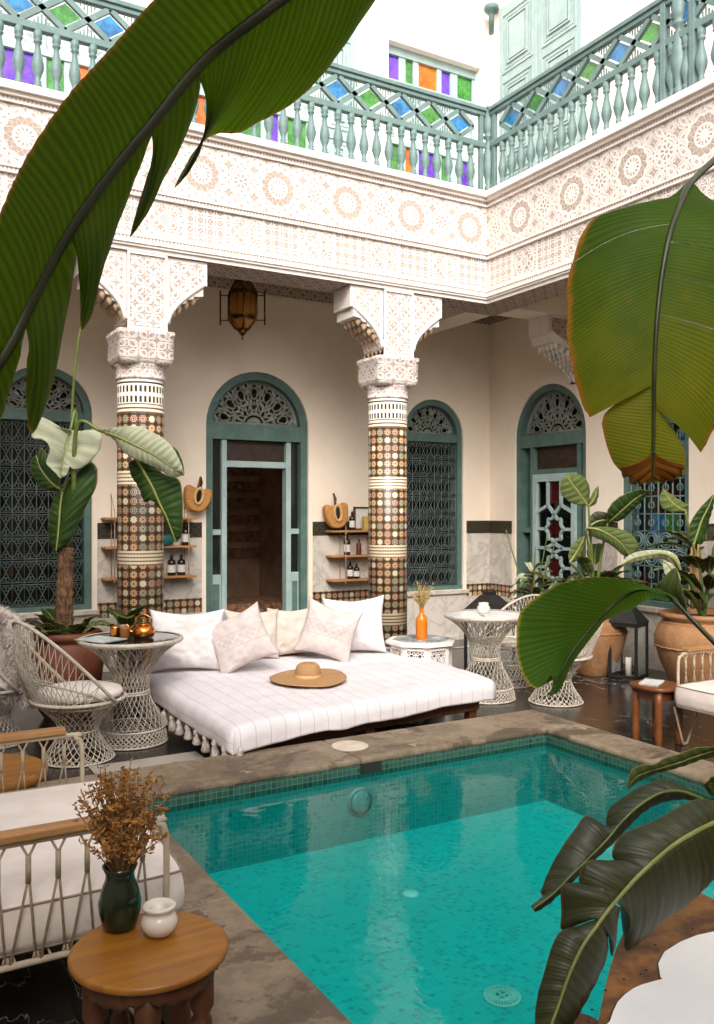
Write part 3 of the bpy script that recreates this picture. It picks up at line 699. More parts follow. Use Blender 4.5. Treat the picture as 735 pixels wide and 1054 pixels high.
for zc in (.95, 1.40):
    b = MB(); b.lathe([(.12, 0), (.12, .006)], (0, 0, 0), 16); b.v = [Vector((XW+.056+v.z, lm+v.x, zc+v.y)) for v in b.v]; b.build('star_pane', 'glass_red', leafp)
b = MB(); bbox(b, TR, lm-.1, lm+.1, 1.7, Z1-.1, .056, .060); b.build('top_pane', 'glass_red', leafp)
b = MB(); bbox(b, TR, a0+.05, a1-.05, 0, zs-.12, .19, .195); bb = MB(); bb.poly([TR(x, .195, z) for x, z in arch_pts((a0+a1)/2, (a1-a0)/2-.02, zs)]); bb.build('fanlight_glass', 'dark_glass', t, recalc=False); b.build('dark_glass', 'dark_glass', t)
b = MB(); bbox(b, TR, a0+.19, a1-.30, zs-.39, zs-.12, .10, .106); b.build('transom_pane', 'interior_dark', t)

# gallery ceilings + upper floors
t = thing('gallery_ceiling', 'plain cream ceiling over the back and right galleries', 'ceiling', (3, 8, 4.16))
b = MB(); b.box(-1.6, YC+.4, 4.16, XW, YW+.3, 4.3); b.box(XC+.4, -2.2, 4.162, XW+.3, YC+.4, 4.298); b.build('ceiling_slab', 'cream', t)
b = MB(); b.box(-1.6, YC+.02, 4.76, XW+.3, YW+.3, 4.80); b.box(XC+.02, -2.2, 4.758, XW+.3, YC+.02, 4.798); b.build('gallery_deck', 'stone_joint', t)

# cornices
def cornice(name, label, T, s0, s1, corner):   # T(s, out, z): out>0 towards the court
    t = thing(name, label, 'cornice', T((s0+s1)/2, 0, ZB))
    def sheet(n, mat, z0, z1, out, vc=0., off=0., e0=s0, e1=s1):
        b = MB(); b.quad(T(e0, out, z0), T(e1, out, z0), T(e1, out, z1), T(e0, out, z1), [(e0+off, z0-vc), (e1+off, z0-vc), (e1+off, z1-vc), (e0+off, z1-vc)]); return b.build(n, mat, t, recalc=False)
    off = -.0 if corner == 'b' else 0
    fu = .353-(2.516 % .706) if corner == 'b' else .353-(4.38 % .706)
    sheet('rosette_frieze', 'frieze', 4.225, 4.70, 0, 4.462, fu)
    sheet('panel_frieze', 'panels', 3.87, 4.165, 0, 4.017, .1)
    b = MB()
    def mould(z0, z1, out, ins=.4):
        e = out
        b.v_ = None
        P = [T(s0, -ins, z0), T(s1-e if corner else s1, -ins, z0)]
        k = b.add([T(s0, out, z0), T(s1-e, out, z0), T(s1-e, out, z1), T(s0, out, z1), T(s0, -.002, z0), T(s1+.002, -.002, z0), T(s1+.002, -.002, z1), T(s0, -.002, z1)])
        for f in ((0, 1, 2, 3), (0, 1, 5, 4), (3, 2, 6, 7)): b.face([k+i for i in f])
    mould(3.72, 3.755, .012); mould(3.755, 3.775, .035); mould(3.775, 3.80, .05); mould(3.835, 3.87, .03)
    mould(4.165, 4.18, .03); mould(4.21, 4.225, .03); mould(4.70, 4.715, .025); mould(4.745, 4.775, .05); mould(4.775, 4.835, .085)
    b.build('moulding', 'white_plain', t, recalc=True)
    b = MB(); b.quad(T(s0, .085, 4.836), T(s1-.085, .085, 4.836), T(s1+.18, -.18, 4.836), T(s0, -.18, 4.836)); b.build('balcony_ledge', 'white_plain', t, recalc=False)
    sheet('lower_bead', 'bead', 3.80, 3.835, .022, 0, 0, s0, s1-.022); sheet('middle_bead', 'bead', 4.18, 4.21, .015, 0, 0, s0, s1-.015); sheet('upper_bead', 'bead', 4.715, 4.745, .018, 0, 0, s0, s1-.018)
    return t
TBo = lambda s, o, z: Vector((s, YC-o, z)); TRo = lambda s, o, z: Vector((XC-o, s, z))
tb = cornice('carved_cornice', 'white carved plaster cornice with rosettes above the back gallery columns', TBo, -1.6, XC, 'b')
tr_ = cornice('carved_cornice', 'white carved plaster cornice running along the right-hand gallery', TRo, -2.2, YC, 'r')
# beams behind the faces
b = MB(); b.box(-1.6, YC+.003, ZB+.002, XC+.4, YC+.4, 4.758); b.build('beam', 'soffit', tb)
b = MB(); b.box(XC+.4, YC+.003, ZB+.002, XW-.002, YC+.35, 4.158); b.build('cross_beam', 'cream', tb)
b = MB(); b.box(XC+.003, -2.2, ZB+.002, XC+.4, YC+.002, 4.756); b.build('beam', 'soffit', tr_)
b = MB(); b.box(XC+.03, YC+.402, ZB+.002, XC+.37, YW-.022, 4.158); b.build('cross_beam', 'cream', tr_)

# columns
def bracket_profile(half, top, bot, arm, sgn=1):   # outline in (s,z) of one stepped arm
    pts = [(half, top), (arm, top), (arm, top-.20), (arm-.035, top-.20), (arm-.035, top-.29)]
    n = 7
    for k in range(n):
        f = (k+1)/n; x = half+(arm-.06-half)*(1-math.sin(f*PI/2)**.9); z = top-.29-(top-.29-bot)*(f**1.15)*.98
        zp = pts[-1][1]; pts.append((x+.022 if k < n-1 else half, zp-.012)); pts.append((x+.012 if k < n-1 else half, z))
    pts.append((half, bot)); return [(sgn*a, z) for a, z in pts]
def column(cx, cy, label):
    t = thing('mosaic_column', label, 'column', (cx, cy, 0), 'mosaic columns of the gallery')
    MB().lathe([(.19, .0), (.19, 2.69)], (cx, cy, 0), 64).build('shaft', 'zcol', t)
    b = MB(); b.lathe([(.192, 2.69), (.205, 2.70), (.205, 2.71), (.197, 2.72), (.200, 2.80), (.215, 2.815)], (cx, cy, 0), 48); b.build('neck', 'arab', t)
    b = MB(); b.lathe([(.20, 2.812), (.222, 2.835), (.232, 2.875), (.232, 3.04), (.240, 3.05), (.240, 3.085)], (cx, cy, 0), 64, sq=9); b.build('capital', 'arab', t)
    h = .165; b = MB(); b.box(cx-h, YC+.010, 3.085, cx+h, YC+.375, ZB+.001); b.build('impost_block', 'white_plain', t)
    b = MB(); b.quad((cx-h+.025, YC+.004, 3.12), (cx+h-.025, YC+.004, 3.12), (cx+h-.025, YC+.004, ZB-.03), (cx-h+.025, YC+.004, ZB-.03)); b.build('carved_panel', 'arab', t, recalc=False)
    b = MB()
    for x in (cx-h, cx+h-.018): b.box(x, YC-.012, 3.09, x+.018, YC+.02, ZB-.004)
    for z_ in (3.09, ZB-.022): b.box(cx-h+.019, YC-.011, z_, cx+h-.019, YC+.02, z_+.018)
    b.build('panel_moulding', 'white_plain', t)
    for sg in (1, -1):   # arms along the beam
        pr = bracket_profile(h, ZB-.002, 3.10, .52, sg)
        b = MB(); b.prism(pr, lambda a, z, tt: Vector((cx+a, YC+.02+tt, z)), 0, .33); br = b.build('bracket', 'white_plain', t)
        pl = [(sg*(h+.03), ZB-.03)]+[(sg*(.49), ZB-.03), (sg*.49, ZB-.19)]+[(sg*(h+.03+(.46-h)*(1-math.sin(f*PI/2))), ZB-.19-.27*f) for f in (.15, .35, .6, .85, 1)]
        b = MB(); b.poly([Vector((cx+a, YC+.016, z)) for a, z in pl]); b.build('carved_infill', 'arab', br, recalc=False)
        b = MB()   # arched rib
        rib = [Vector((cx+sg*(h+.01+(.47-h)*(1-math.sin(f*PI/2))), YC+.012, ZB-.20-.36*f)) for f in [i/10 for i in range(11)]]
        b.tube(rib, .022, 6); b.build('arched_rib', 'white_plain', br)
        b = MB()   # hanging muqarnas cells on the underside
        for i in range(7):
            f = (i+.5)/7; x = h+(.46-h)*(1-math.sin(f*PI/2)); z = ZB-.31-(.30)*f
            for j in range(4): b.lathe([(.026, .05), (.028, .0), (.016, -.02), (.004, -.035)], (cx+sg*(x-.015), YC+.07+j*.075, z), 6)
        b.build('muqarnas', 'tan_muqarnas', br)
    # arm towards the wall
    pr = bracket_profile(.0, ZB-.002, 3.10, .44)
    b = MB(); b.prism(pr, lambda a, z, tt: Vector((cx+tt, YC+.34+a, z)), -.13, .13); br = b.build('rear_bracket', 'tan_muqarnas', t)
    b = MB()
    for i in range(8):
        f = (i+.5)/8; y = YC+.36+.36*(1-math.sin(f*PI/2)); z = ZB-.30-.30*f
        for j in range(4): b.lathe([(.028, .05), (.03, .0), (.018, -.02), (.004, -.035)], (cx-.105+j*.07, y, z), 6)
    b.build('muqarnas', 'white_plain', br)
    return t
column(2.05, 7.2, 'mosaic tiled column with carved white capital behind the left wire table')
column(4.49, 7.2, 'mosaic tiled column with carved white capital behind the right end of the daybed')
column(-.39, 7.2, 'mosaic tiled column with carved white capital at the far left of the gallery')
# wall bracket carrying the cross beam
t = thing('wall_bracket', 'white carved corbel hanging under the beam above the right-hand door', 'bracket', (XW, YC+.18, 3.1))
b = MB(); pr = [(-a, z) for a, z in bracket_profile(.0, ZB-.002, 3.05, .62)]
b.prism(pr, lambda a, z, tt: Vector((XW-.004+a, YC+.02+tt, z)), 0, .31); b.build('stepped_body', 'white_plain', t)
b = MB()
for i in range(9):
    f = (i+.5)/9; x = .50*(1-math.sin(f*PI/2)); z = ZB-.31-.34*f
    for j in range(5): b.lathe([(.028, .05), (.03, .0), (.018, -.02), (.004, -.035)], (XW-.04-x, YC+.045+j*.065, z), 6)
b.build('muqarnas', 'white_plain', t)
b = MB(); b.poly([Vector((XW-.004-a, YC+.015, z)) for a, z in [(.02, ZB-.03), (.58, ZB-.03), (.58, ZB-.19)]+[(.02+.54*(1-math.sin(f*PI/2)), ZB-.19-.3*f) for f in (.15, .35, .6, .85, 1)]]); b.build('carved_infill', 'soffit', t, recalc=False)
b = MB(); b.tube([Vector((XW-.03-.56*(1-math.sin(i/12*PI/2)), YC+.012, ZB-.19-.44*i/12)) for i in range(13)], .026, 6); b.build('arched_rib', 'white_plain', t)

# upper storey
t = thing('upper_wall', 'white upper storey wall behind the balcony over the daybed', 'wall', (3, YW, 4.8))
def wallrect(T, s0, s1, z0, z1, ops, th=.16):
    b = MB(); cur = s0
    q = lambda a0, zz0, a1, zz1: b.quad(T(a0, 0, zz0), T(a1, 0, zz0), T(a1, 0, zz1), T(a0, 0, zz1))
    for a0, a1, zl, zh in sorted(ops):
        q(cur, z0, a0, z1); q(a0, z0, a1, zl); q(a0, zh, a1, z1)
        b.quad(T(a0, 0, zl), T(a0, 0, zh), T(a0, th, zh), T(a0, th, zl)); b.quad(T(a1, 0, zl), T(a1, 0, zh), T(a1, th, zh), T(a1, th, zl)); b.quad(T(a0, 0, zh), T(a1, 0, zh), T(a1, th, zh), T(a0, th, zh)); b.quad(T(a0, 0, zl), T(a1, 0, zl), T(a1, th, zl), T(a0, th, zl)); cur = a1
    q(cur, z0, s1, z1); return b
UW = [(.55, 2.25, 4.95, 7.26), (3.1, 4.5, 4.95, 7.26), (5.50, 6.88, 4.95, 7.26)]
wallrect(TB, -1.6, XW, 4.80, 9.2, UW).build('upper_plaster', 'pink', t, recalc=False)
t = thing('upper_wall', 'white upper storey wall carrying the tall pale shutter on the right', 'wall', (XW, 3, 4.8))
wallrect(TR, -2.2, YW, 4.80, 9.2, []).build('upper_plaster', 'pink', t, recalc=False)
def upper_window(a0, a1, z0, z1, label, seed):
    t = thing('coloured_window', label, 'window', (( a0+a1)/2, YW+.1, z0), 'coloured glass windows of the upper floor')
    n = 5; w = (a1-a0); edges = [0, .10, .14, .24, .28, .44, .48, .60, .66, .84, .88, 1.0]
    f = MB(); bbox(f, TB, a0, a1, z1-.10, z1, .10, .16)
    rows = [z0, z0+.06, z0+1.13, z0+1.2, z1-.46, z1-.40, z1-.10]
    bbox(f, TB, a0, a1, rows[0], rows[1], .10, .16); bbox(f, TB, a0, a1, rows[2], rows[3], .10, .16); bbox(f, TB, a0, a1, rows[4], rows[5], .10, .16)
    vx = [0, .05, .15, .24, .28, .44, .50, .60, .66, .88, .93, 1]
    spans = [(.02, .16), (.23, .31), (.37, .57), (.62, .72), (.80, .97)]
    cur = 0
    for s0, s1 in spans+[(1, 1)]: bbox(f, TB, a0+cur*w, a0+s0*w, z0+.06, z1-.10, .115, .155); cur = s1
    f.build('frame', 'shutter', t)
    cols = ['glass_purple', 'glass_green', 'glass_orange', 'glass_purple', 'glass_green']
    for i, (s0, s1) in enumerate(spans):
        for (za, zb, low) in ((rows[1], rows[2], 1), (rows[3], rows[4], 2), (rows[5], rows[6], 0)):
            c = 'glass_clear' if low == 2 else cols[(i+seed*low) % 5]
            b = MB(); bbox(b, TB, a0+s0*w, a0+s1*w, za, zb, .14, .146); b.build('pane', c, t)
    b = MB()
    for k in range(2):
        s0, s1 = spans[[0, 3][k]]; b.beam(TB(a0+s0*w, .10, z0+.1), TB(a0+spans[2][0]*w+.1, .10, z0+1.1), .04, .03)
    return t
upper_window(UW[0][0], UW[0][1], 4.95, 7.26, 'upper window with purple, orange and green panes behind the left end of the balcony', 3)
upper_window(UW[1][0], UW[1][1], 4.95, 7.26, 'upper window with coloured panes hidden mostly behind the big torn leaf', 2)
upper_window(UW[2][0], UW[2][1], 4.95, 7.26, 'upper window with coloured panes in the corner above the balcony rail', 1)
def shutter(T, s0, s1, z0, z1, label, leaves=2):
    t = thing('window_shutter', label, 'shutter', T((s0+s1)/2, 0, z0)); w = (s1-s0)/leaves
    for i in range(leaves):
        a, e = s0+i*w+.006, s0+(i+1)*w-.006
        b = MB(); bbox(b, T, a, e, z0, z1, -.045, -.012); lf = b.build('shutter_leaf', 'shutter', t, bevel=.004)
        b = MB(); zz = [z0+.08, z0+.95, z0+1.05, z0+2.1, z0+2.2, z1-.12]
        for k in range(0, 6, 2):
            xa, xe, za, ze = a+.07, e-.07, zz[k], zz[k+1]
            for m_, (g, o_) in enumerate(((0, -.058), (.05, -.052), (.10, -.066))):
                for r_ in ((xa+g, xa+g+.02, za+g, ze-g), (xe-g-.02, xe-g, za+g, ze-g), (xa+g+.02, xe-g-.02, za+g, za+g+.02), (xa+g+.02, xe-g-.02, ze-g-.02, ze-g)): 
                    if r_[1] > r_[0] and r_[3] > r_[2]: bbox(b, T, r_[0], r_[1], r_[2], r_[3], o_, -.0455)
            if xe-xa > .3: bbox(b, T, xa+.14, xe-.14, za+.14, ze-.14, -.062, -.0456)
        b.build('raised_panel', 'shutter', lf)
    return t
shutter(TR, 7.12, 8.56, 4.86, 7.92, 'tall pale teal panelled shutter on the upper right wall')
shutter(TB, 4.56, 5.04, 4.95, 7.26, 'narrow pale teal shutter folded open beside the hidden upper window', 1)
t = thing('wall_finial', 'small dark turned finial at the top corner of the tall shutter', 'finial', (XW-.06, 8.62, 7.7))
b = MB(); b.lathe([(.03, -.30), (.035, -.08), (.05, -.04), (.085, -.02), (.095, .0), (.095, .04), (.06, .06), (.02, .09)], (XW-.10, 8.64, 7.94), 16); b.build('turned_post', 'teal', t)

# balustrades
def baluster_bm():
    b = MB(); pr = [(.026, 0), (.026, .03), (.016, .04), (.022, .055), (.014, .07), (.020, .10), (.033, .15), (.036, .185), (.030, .23), (.018, .30), (.014, .34), (.020, .355), (.026, .365), (.018, .38), (.026, .395), (.026, .45)]
    b.lathe([(r*1.3, z) for r, z in pr], (0, 0, 0), 14); return b
def balustrade(label, T, s0, s1, corner):
    t = thing('balcony_railing', label, 'railing', T((s0+s1)/2, 0, 4.84)); z0 = 4.838
    b = MB(); g = lambda a, e, za, ze, w: bbox(b, T, a, e, za, ze, .08-w/2, .08+w/2)
    g(s0, s1, z0, z0+.05, .07); g(s0, s1, 5.335, 5.395, .06); g(s0, s1, 5.665, 5.705, .06); g(s0, s1, 5.705, 5.745, .10); b.build('rail', 'rail', t, bevel=.006)
    first = None; s = s1-.17
    while s > s0:
        if first is None:
            bb = baluster_bm(); p = T(s, .08, z0+.05); bb.v = [v+p for v in bb.v]; first = bb.build('baluster', 'rail', t); f0 = s; pos0 = p
        else:
            c = first.copy(); COL.objects.link(c); c.parent = t; c.location = T(s, .08, z0+.05)-pos0
        s -= .14
    # lattice band
    b = MB(); per = .35; s = s1-.14-per/2; zl, zh = 5.395, 5.665; zm = (zl+zh)/2; k = 0
    beads = b
    while s > s0:
        for sg in (1, -1):
            b.beam(T(s-sg*per/2, .08, zm), T(s, .08, zh), .044, .035, T(0, 1, 0)-T(0, 0, 0)); b.beam(T(s-sg*per/2, .08, zm), T(s, .08, zl), .044, .035, T(0, 1, 0)-T(0, 0, 0))
        bb = MB(); q = .118; hq = .088
        bb.prism([(s-q, zm), (s, zm-hq), (s+q, zm), (s, zm+hq)], lambda a, z_, tt: T(a, tt, z_), .082, .088); bb.build('pane', ['glass_blue', 'glass_green'][k % 2], t)
        for dz, zz in ((1, zh), (-1, zl)):
            for j in (-2, -1, 0, 1, 2):
                hgt = .085*(1-abs(j)/3.2); bx = s-per/2+j*.028
                beads.beam(T(bx, .08, zz), T(bx, .08, zz-dz*hgt), .010, .010); 
        s -= per; k += 1
    b.build('lattice', 'rail', t); pass
    return t
TB2 = lambda s, o, z: Vector((s, YC+o, z)); TR2 = lambda s, o, z: Vector((XC+o, s, z))
r1 = balustrade('pale teal balcony railing with coloured glass lozenges over the back gallery', TB2, -1.0, XC+.02, 'b')
r2 = balustrade('pale teal balcony railing with coloured glass lozenges over the right gallery', TR2, 1.0, YC+.02, 'r')
def newel(x, y, label, along):
    t = thing('railing_post', label, 'post', (x, y, 4.838)); z0 = 4.838
    b = MB(); dx, dy = (along == 'x', along == 'y')
    b.lathe([(.05, 0), (.05, .06), (.035, .08), (.045, .11), (.03, .13), (.045, .22), (.062, .32), (.055, .42), (.035, .54), (.03, .60), (.05, .62), (.05, .64), (.035, .66), (.05, .68), (.055, .72), (.055, .905)], (x, y, z0), 20); b.build('turned_post', 'rail', t)
    b = MB()
    if along == 'y':
        for s in (-.14, .14): b.box(x-.035, y+s-.025, z0, x+.035, y+s+.025, 5.78)
    else:
        for (ax_, ay_) in ((-.10, .0), (.0, -.10)): b.box(x+ax_-.022, y+ay_-.022, z0, x+ax_+.022, y+ay_+.022, 5.76)
    b.box(x-.05, y-.05, z0+.906, x+.05, y+.05, z0+.93)
    b.build('side_post', 'rail', t, bevel=.004); return t
newel(XC+.08, YC+.08, 'turned teal post in the inner corner of the balcony', 'x')
newel(XC+.08, 4.68, 'thick turned teal post between flat posts near the right edge of the balcony', 'y')

# unseen left and rear walls, added to block light; heights set for gallery brightness
t = thing('unseen_courtyard_wall', 'plain cream unseen wall added on the left side of the courtyard to block light', 'wall', (-1.6, 3, 0)); b = MB(); b.box(-1.9, -2.2, 0, -1.602, 9.1, 6.2); b.build('plaster_wall', 'cream', t)
t = thing('unseen_courtyard_wall', 'plain cream unseen wall added on the near side of the courtyard, kept low for gallery light', 'wall', (3, -2.2, 0)); b = MB(); b.box(-1.9, -2.5, 0, 7.3, -2.202, 4.0); b.build('plaster_wall', 'cream', t)
EXPO = 1.28
# ------------------------------------------------------------------ lantern under the gallery ceiling
def hexlant(t, cx, cy, z0, z1, r):
    hz = z1-z0
    prof = lambda k: [(r*.12, z0+hz*.13), (r*.55, z0+hz*.20), (r*.95, z0+hz*.33), (r, z0+hz*.36), (r, z0+hz*.74), (r*.95, z0+hz*.78), (r*.45, z0+hz*.99), (r*.1, z0+hz)]
    pr = prof(0); b = MB()
    for k in range(6):
        a = 2*PI*k/6+.26
        b.tube([(cx+p*math.cos(a), cy+p*math.sin(a), z) for p, z in pr], .011, 5)
        b.tube([(cx+r*.97*math.cos(a+PI/6)*.87, cy+r*.97*math.sin(a+PI/6)*.87, z) for z in (z0+hz*.36, z0+hz*.74)], .005, 4)
    for rr, z in ((r*.95, z0+hz*.33), (r, z0+hz*.37), (r, z0+hz*.74), (r*.95, z0+hz*.78)):
        b.tube([(cx+rr*math.cos(2*PI*k/6+.26), cy+rr*math.sin(2*PI*k/6+.26), z) for k in range(6)], .012, 4, True)
    b.build('frame', 'brass', t)
    MB().lathe([(.004, z0), (.012, z0+hz*.03), (.006, z0+hz*.06), (.03, z0+hz*.10), (.045, z0+hz*.14), (.02, z0+hz*.17)], (cx, cy, 0), 12).build('finial', 'brass', t)
    MB().lathe([(r*.95, z0+hz*.785), (r*.75, z0+hz*.86), (r*.45, z0+hz*.99), (.03, z0+hz), (.01, z0+hz*1.05)], (cx, cy, 0), 6, sm=False, ang=.26, cap=False).build('cap', 'brass', t)
    MB().lathe([(r*.45, z0+hz*.19), (r*.93, z0+hz*.325)], (cx, cy, 0), 6, sm=False, ang=.26, cap=False).build('lower_glass', 'amber', t)
    MB().lathe([(r*.965, z0+hz*.37), (r*.965, z0+hz*.735)], (cx, cy, 0), 6, sm=False, ang=.26, cap=False).build('side_glass', 'amber', t)
    b = MB()
    for sg in (1, -1):
        dx, dy = sg*C*(r+.07), -sg*S*(r+.07)
        b.tube([(cx+dx, cy+dy, z0+hz*.24), (cx+dx, cy+dy, z0+hz*.80)], .009, 6)
        for zz in (.32, .72): b.tube([(cx+dx, cy+dy, z0+hz*zz), (cx+dx*.6, cy+dy*.6, z0+hz*zz)], .006, 5)
    b.build('side_bar', 'brass', t)
t = thing('hanging_lantern', 'dark brass hexagonal lantern with amber glass hanging in the gallery', 'lantern', (3.235, 7.85, 3.26))
hexlant(t, 3.235, 7.85, 3.27, 3.87, .145)
b = MB(); b.tube([(3.235, 7.85, 3.88), (3.235, 7.85, 4.155)], .006, 5); b.build('chain', 'brass', t)

# ------------------------------------------------------------------ daybed
FL, FR_, BR_, BL = Vector((1.97, 4.88, 0)), Vector((4.06, 5.10, 0)), Vector((4.17, 6.68, 0)), Vector((1.90, 6.66, 0))
t = thing('daybed', 'low wooden daybed with white striped tasselled cover beside the pool', 'daybed', (3.0, 5.8, 0))
def bl(u, v): return FL*(1-u)*(1-v)+FR_*u*(1-v)+BR_*u*v+BL*(1-u)*v
b = MB()
def mat_fn(i, j):   # wraps: v from front hem over the top to the back hem
    return None
N1, N2 = 70, 70
def topz(u, v):
    n = noise.noise(Vector((u*4, v*4, 1)))*.016+noise.noise(Vector((u*15, v*12, 4)))*.007+.006*abs(noise.noise(Vector((u*9+v*5, v*22-u*6, 9))))
    return .385+n-.012*math.exp(-((u-.45)**2+(v-.45)**2)*14)-.042*(1-u)*(1-v)**1.3-.012*(1-v)**4-.02*(1-min(1, u*9))**2-.015*(1-min(1, (1-u)*9))**2
def prof_(e):   # edge profile : e in 0..1 -> (inset fraction, z)
    return e
rows = []
def surf(a, c):   # a,c in -0.12..1.12 ; outside 0..1 = drop
    u = min(max(a, 0), 1); v = min(max(c, 0), 1); du = max(-a, a-1, 0); dv = max(-c, c-1, 0); p = bl(u, v); drop = max(du, dv)/.12
    n = (p-bl(.5, .5)); z = topz(u, v)
    cx = Vector((bl(1, v)-bl(0, v))).normalized(); cy = Vector((bl(u, 1)-bl(u, 0))).normalized()
    out = Vector((0, 0, 0))
    fold = math.sin(u*43+noise.noise(Vector((u*8, 0, 0)))*4)*.5+math.sin(v*37)*.5
    if a < 0: out -= cx
    if a > 1: out += cx
    if c < 0: out -= cy
    if c > 1: out += cy
    e = min(1, drop*1.15); rr = .06
    if drop > 0: p = p+out.normalized()*(rr*math.sin(min(1, drop*3)*PI/2)+fold*.006*drop); z = z-rr*(1-math.cos(min(1, drop*3)*PI/2))-max(0, drop-.15)*(.10+.02*noise.noise(Vector((u*6, v*6, 0))))-(.02 if a < 0 and c < 0 else 0)*drop
    p = p.copy(); p.z = z; return p
gr = [-.12, -.105, -.09, -.07, -.05, -.035, -.022, -.01]+[i/46 for i in range(47)]+[1.01, 1.022, 1.035, 1.05, 1.07, 1.09, 1.105, 1.12]
G = len(gr)-1
def uvm(i, j):
    a, c = gr[round(i*G)], gr[round(j*G)]; return (a*2.2, c*1.7)
b.grid(lambda i, j: surf(gr[round(i*G)], gr[round(j*G)]), G, G, uvm); b.build('mattress_cover', 'bedlinen', t, solid=.004)
b = MB(); i_ = .06
q = [bl(.04, .04), bl(.97, .04), bl(.97, .97), bl(.04, .97)]
for k in range(4): a_, c_ = q[k].copy(), q[(k+1) % 4].copy(); a_.z = c_.z = .175; b.beam(a_, c_, .04, .09)
for k in range(12): a_, c_ = bl(.05+k*.082, .05), bl(.05+k*.082, .95); a_.z = c_.z = .19; b.beam(a_, c_, .07, .02)
b.build('frame', 'brown', t)
for (u, v) in ((.06, .07), (.5, .06), (.955, .07), (.955, .95), (.06, .95), (.5, .95)):
    p = bl(u, v); b = MB(); b.box(p.x-.035, p.y-.035, 0, p.x+.035, p.y+.035, .13); b.build('leg', 'brown', t, bevel=.004)
tas = []
for k in range(11): tas.append(bl(-.022, .03+k*.085))
tas.append(bl(.0, -.03))
for p in tas:
    L = .11+rnd.random()*.025; z0 = .215; b = MB(); j = rnd.uniform(-.006, .006)
    b.lathe([(.003, z0+.01), (.006, z0-.012), (.022, z0-.03), (.027, z0-.045), (.02, z0-.06), (.024, z0-.08), (.033, z0-L), (.022, z0-L-.012), (0, z0-L-.014)], (p.x+j, p.y+j, 0), 12); b.build('tassel', 'fleece', t)

# ------------------------------------------------------------------ cushions
def pillow(label, c, w, h, th, mat, rz=0., lean=.25, roll=0., seed=0, grp='cushions on the daybed', name='cushion', cat='cushion', pinch=.10, crease=1.):
    c = Vector(c); R = Matrix.Rotation(rz, 3, 'Z') @ Matrix.Rotation(-lean, 3, 'X') @ Matrix.Rotation(roll, 3, 'Y'); n = 36
    def pt(u, v, sg):
        x = w/2*u*(1-pinch*1.1*(1-v*v)*abs(u)**3); z = h/2*v*(1-pinch*1.3*(1-u*u)*abs(v)**3)-.03*h*(1-abs(u))*max(0, v)
        g = max(0, (1-abs(u)**2.6)*(1-abs(v)**2.6))**.55
        wr = noise.noise(Vector((u*2.2+seed, v*2.2, seed)))*.36+noise.noise(Vector((u*5+seed, v*6, seed+5)))*.16-.12*abs(noise.noise(Vector((u*3+v*2+seed, v*7-u*2, seed))))
        rad = max(abs(u), abs(v)); f = math.sin(math.atan2(v, u)*14+seed+4*noise.noise(Vector((u*2, v*2, seed))))*.16*crease*max(0, rad-.45)
        sag = -.03*h*(1-v)*0
        y = sg*th/2*g*(1+wr*.8+f)
        return R @ Vector((x+wr*.01, y, z+sag))+c
    b = MB(); uvf = lambda i, j: ((i-.5)*w, (j-.5)*h)
    sp = lambda i: math.sin((i*2-1)*PI/2)*.35+(i*2-1)*.65
    for sg in (-1, 1): b.grid(lambda i, j: pt(sp(i), sp(j), sg), n, n, uvf)
    o = b.build(name, mat, None, weld=True)
    o.data.transform(Matrix.Translation(-c)); o.location = c
    return tag(o, label, cat, grp)
Z = .385
pillow('large white cushion standing at the left end of the daybed', (2.19, 6.43, Z+.23), .58, .48, .20, 'linen', rz=-.42, lean=.22, roll=.0, seed=1)
pillow('plain beige cushion left of centre on the daybed', (2.80, 6.60, Z+.21), .46, .42, .17, 'beige', rz=-.2, lean=.2, roll=.02, seed=2)
pillow('plain beige cushion right of centre, between two embroidered cushions', (3.18, 6.60, Z+.21), .44, .42, .17, 'beige', rz=-.25, lean=.2, roll=-.02, seed=3)
pillow('white cushion with peaked corner at the right end of the daybed', (3.71, 6.50, Z+.24), .55, .50, .18, 'linen', rz=-.62, lean=.24, roll=-.06, seed=4)
pillow('embroidered pale cushion tilted against the left beige cushion', (2.54, 6.22, Z+.235), .48, .45, .15, 'lace', rz=-.5, lean=.35, roll=-.42, seed=5, pinch=.10)
pillow('embroidered pale cushion tilted against the right white cushion', (3.36, 6.30, Z+.235), .47, .46, .15, 'lace', rz=-.52, lean=.30, roll=.27, seed=6, pinch=.10)
# headboard plank behind
t = bpy.data.objects['daybed']
b = MB(); b.box(1.95, 6.73, .28, 4.1, 6.765, .56); b.build('backrest', 'honey', t, bevel=.006)
for x in (2.0, 4.02): b = MB(); b.box(x, 6.767, 0, x+.05, 6.80, .5); b.build('backrest_post', 'brown', t)

# hat
hx, hy, hz = 2.83, 5.63, .388
t = thing('straw_hat', 'wide-brimmed straw hat lying in the middle of the daybed', 'hat', (hx, hy, hz))
def brim(i, j):
    a = 2*PI*i; r = .095+.185*j; zz = .012+.006*math.sin(a*2+1)*j+.012*j*j*math.cos(a-1)+.002*math.sin(a*5)*j
    return Vector((hx+r*math.cos(a), hy+r*math.sin(a), hz+zz))
b = MB(); b.grid(brim, 72, 10, lambda i, j: (i*1.2, j*.185)); b.build('brim', 'straw', t, solid=.004)
b = MB(); b.lathe([(.097, .012), (.096, .03), (.092, .07), (.082, .098), (.060, .116), (.03, .113), (0, .110)], (hx, hy, hz), 40); b.build('crown', 'straw', t)
b = MB(); b.lathe([(.0985, .014), (.0985, .036), (.0965, .037)], (hx, hy, hz), 40, cap=False); b.build('hat_band', 'basket_light', t)

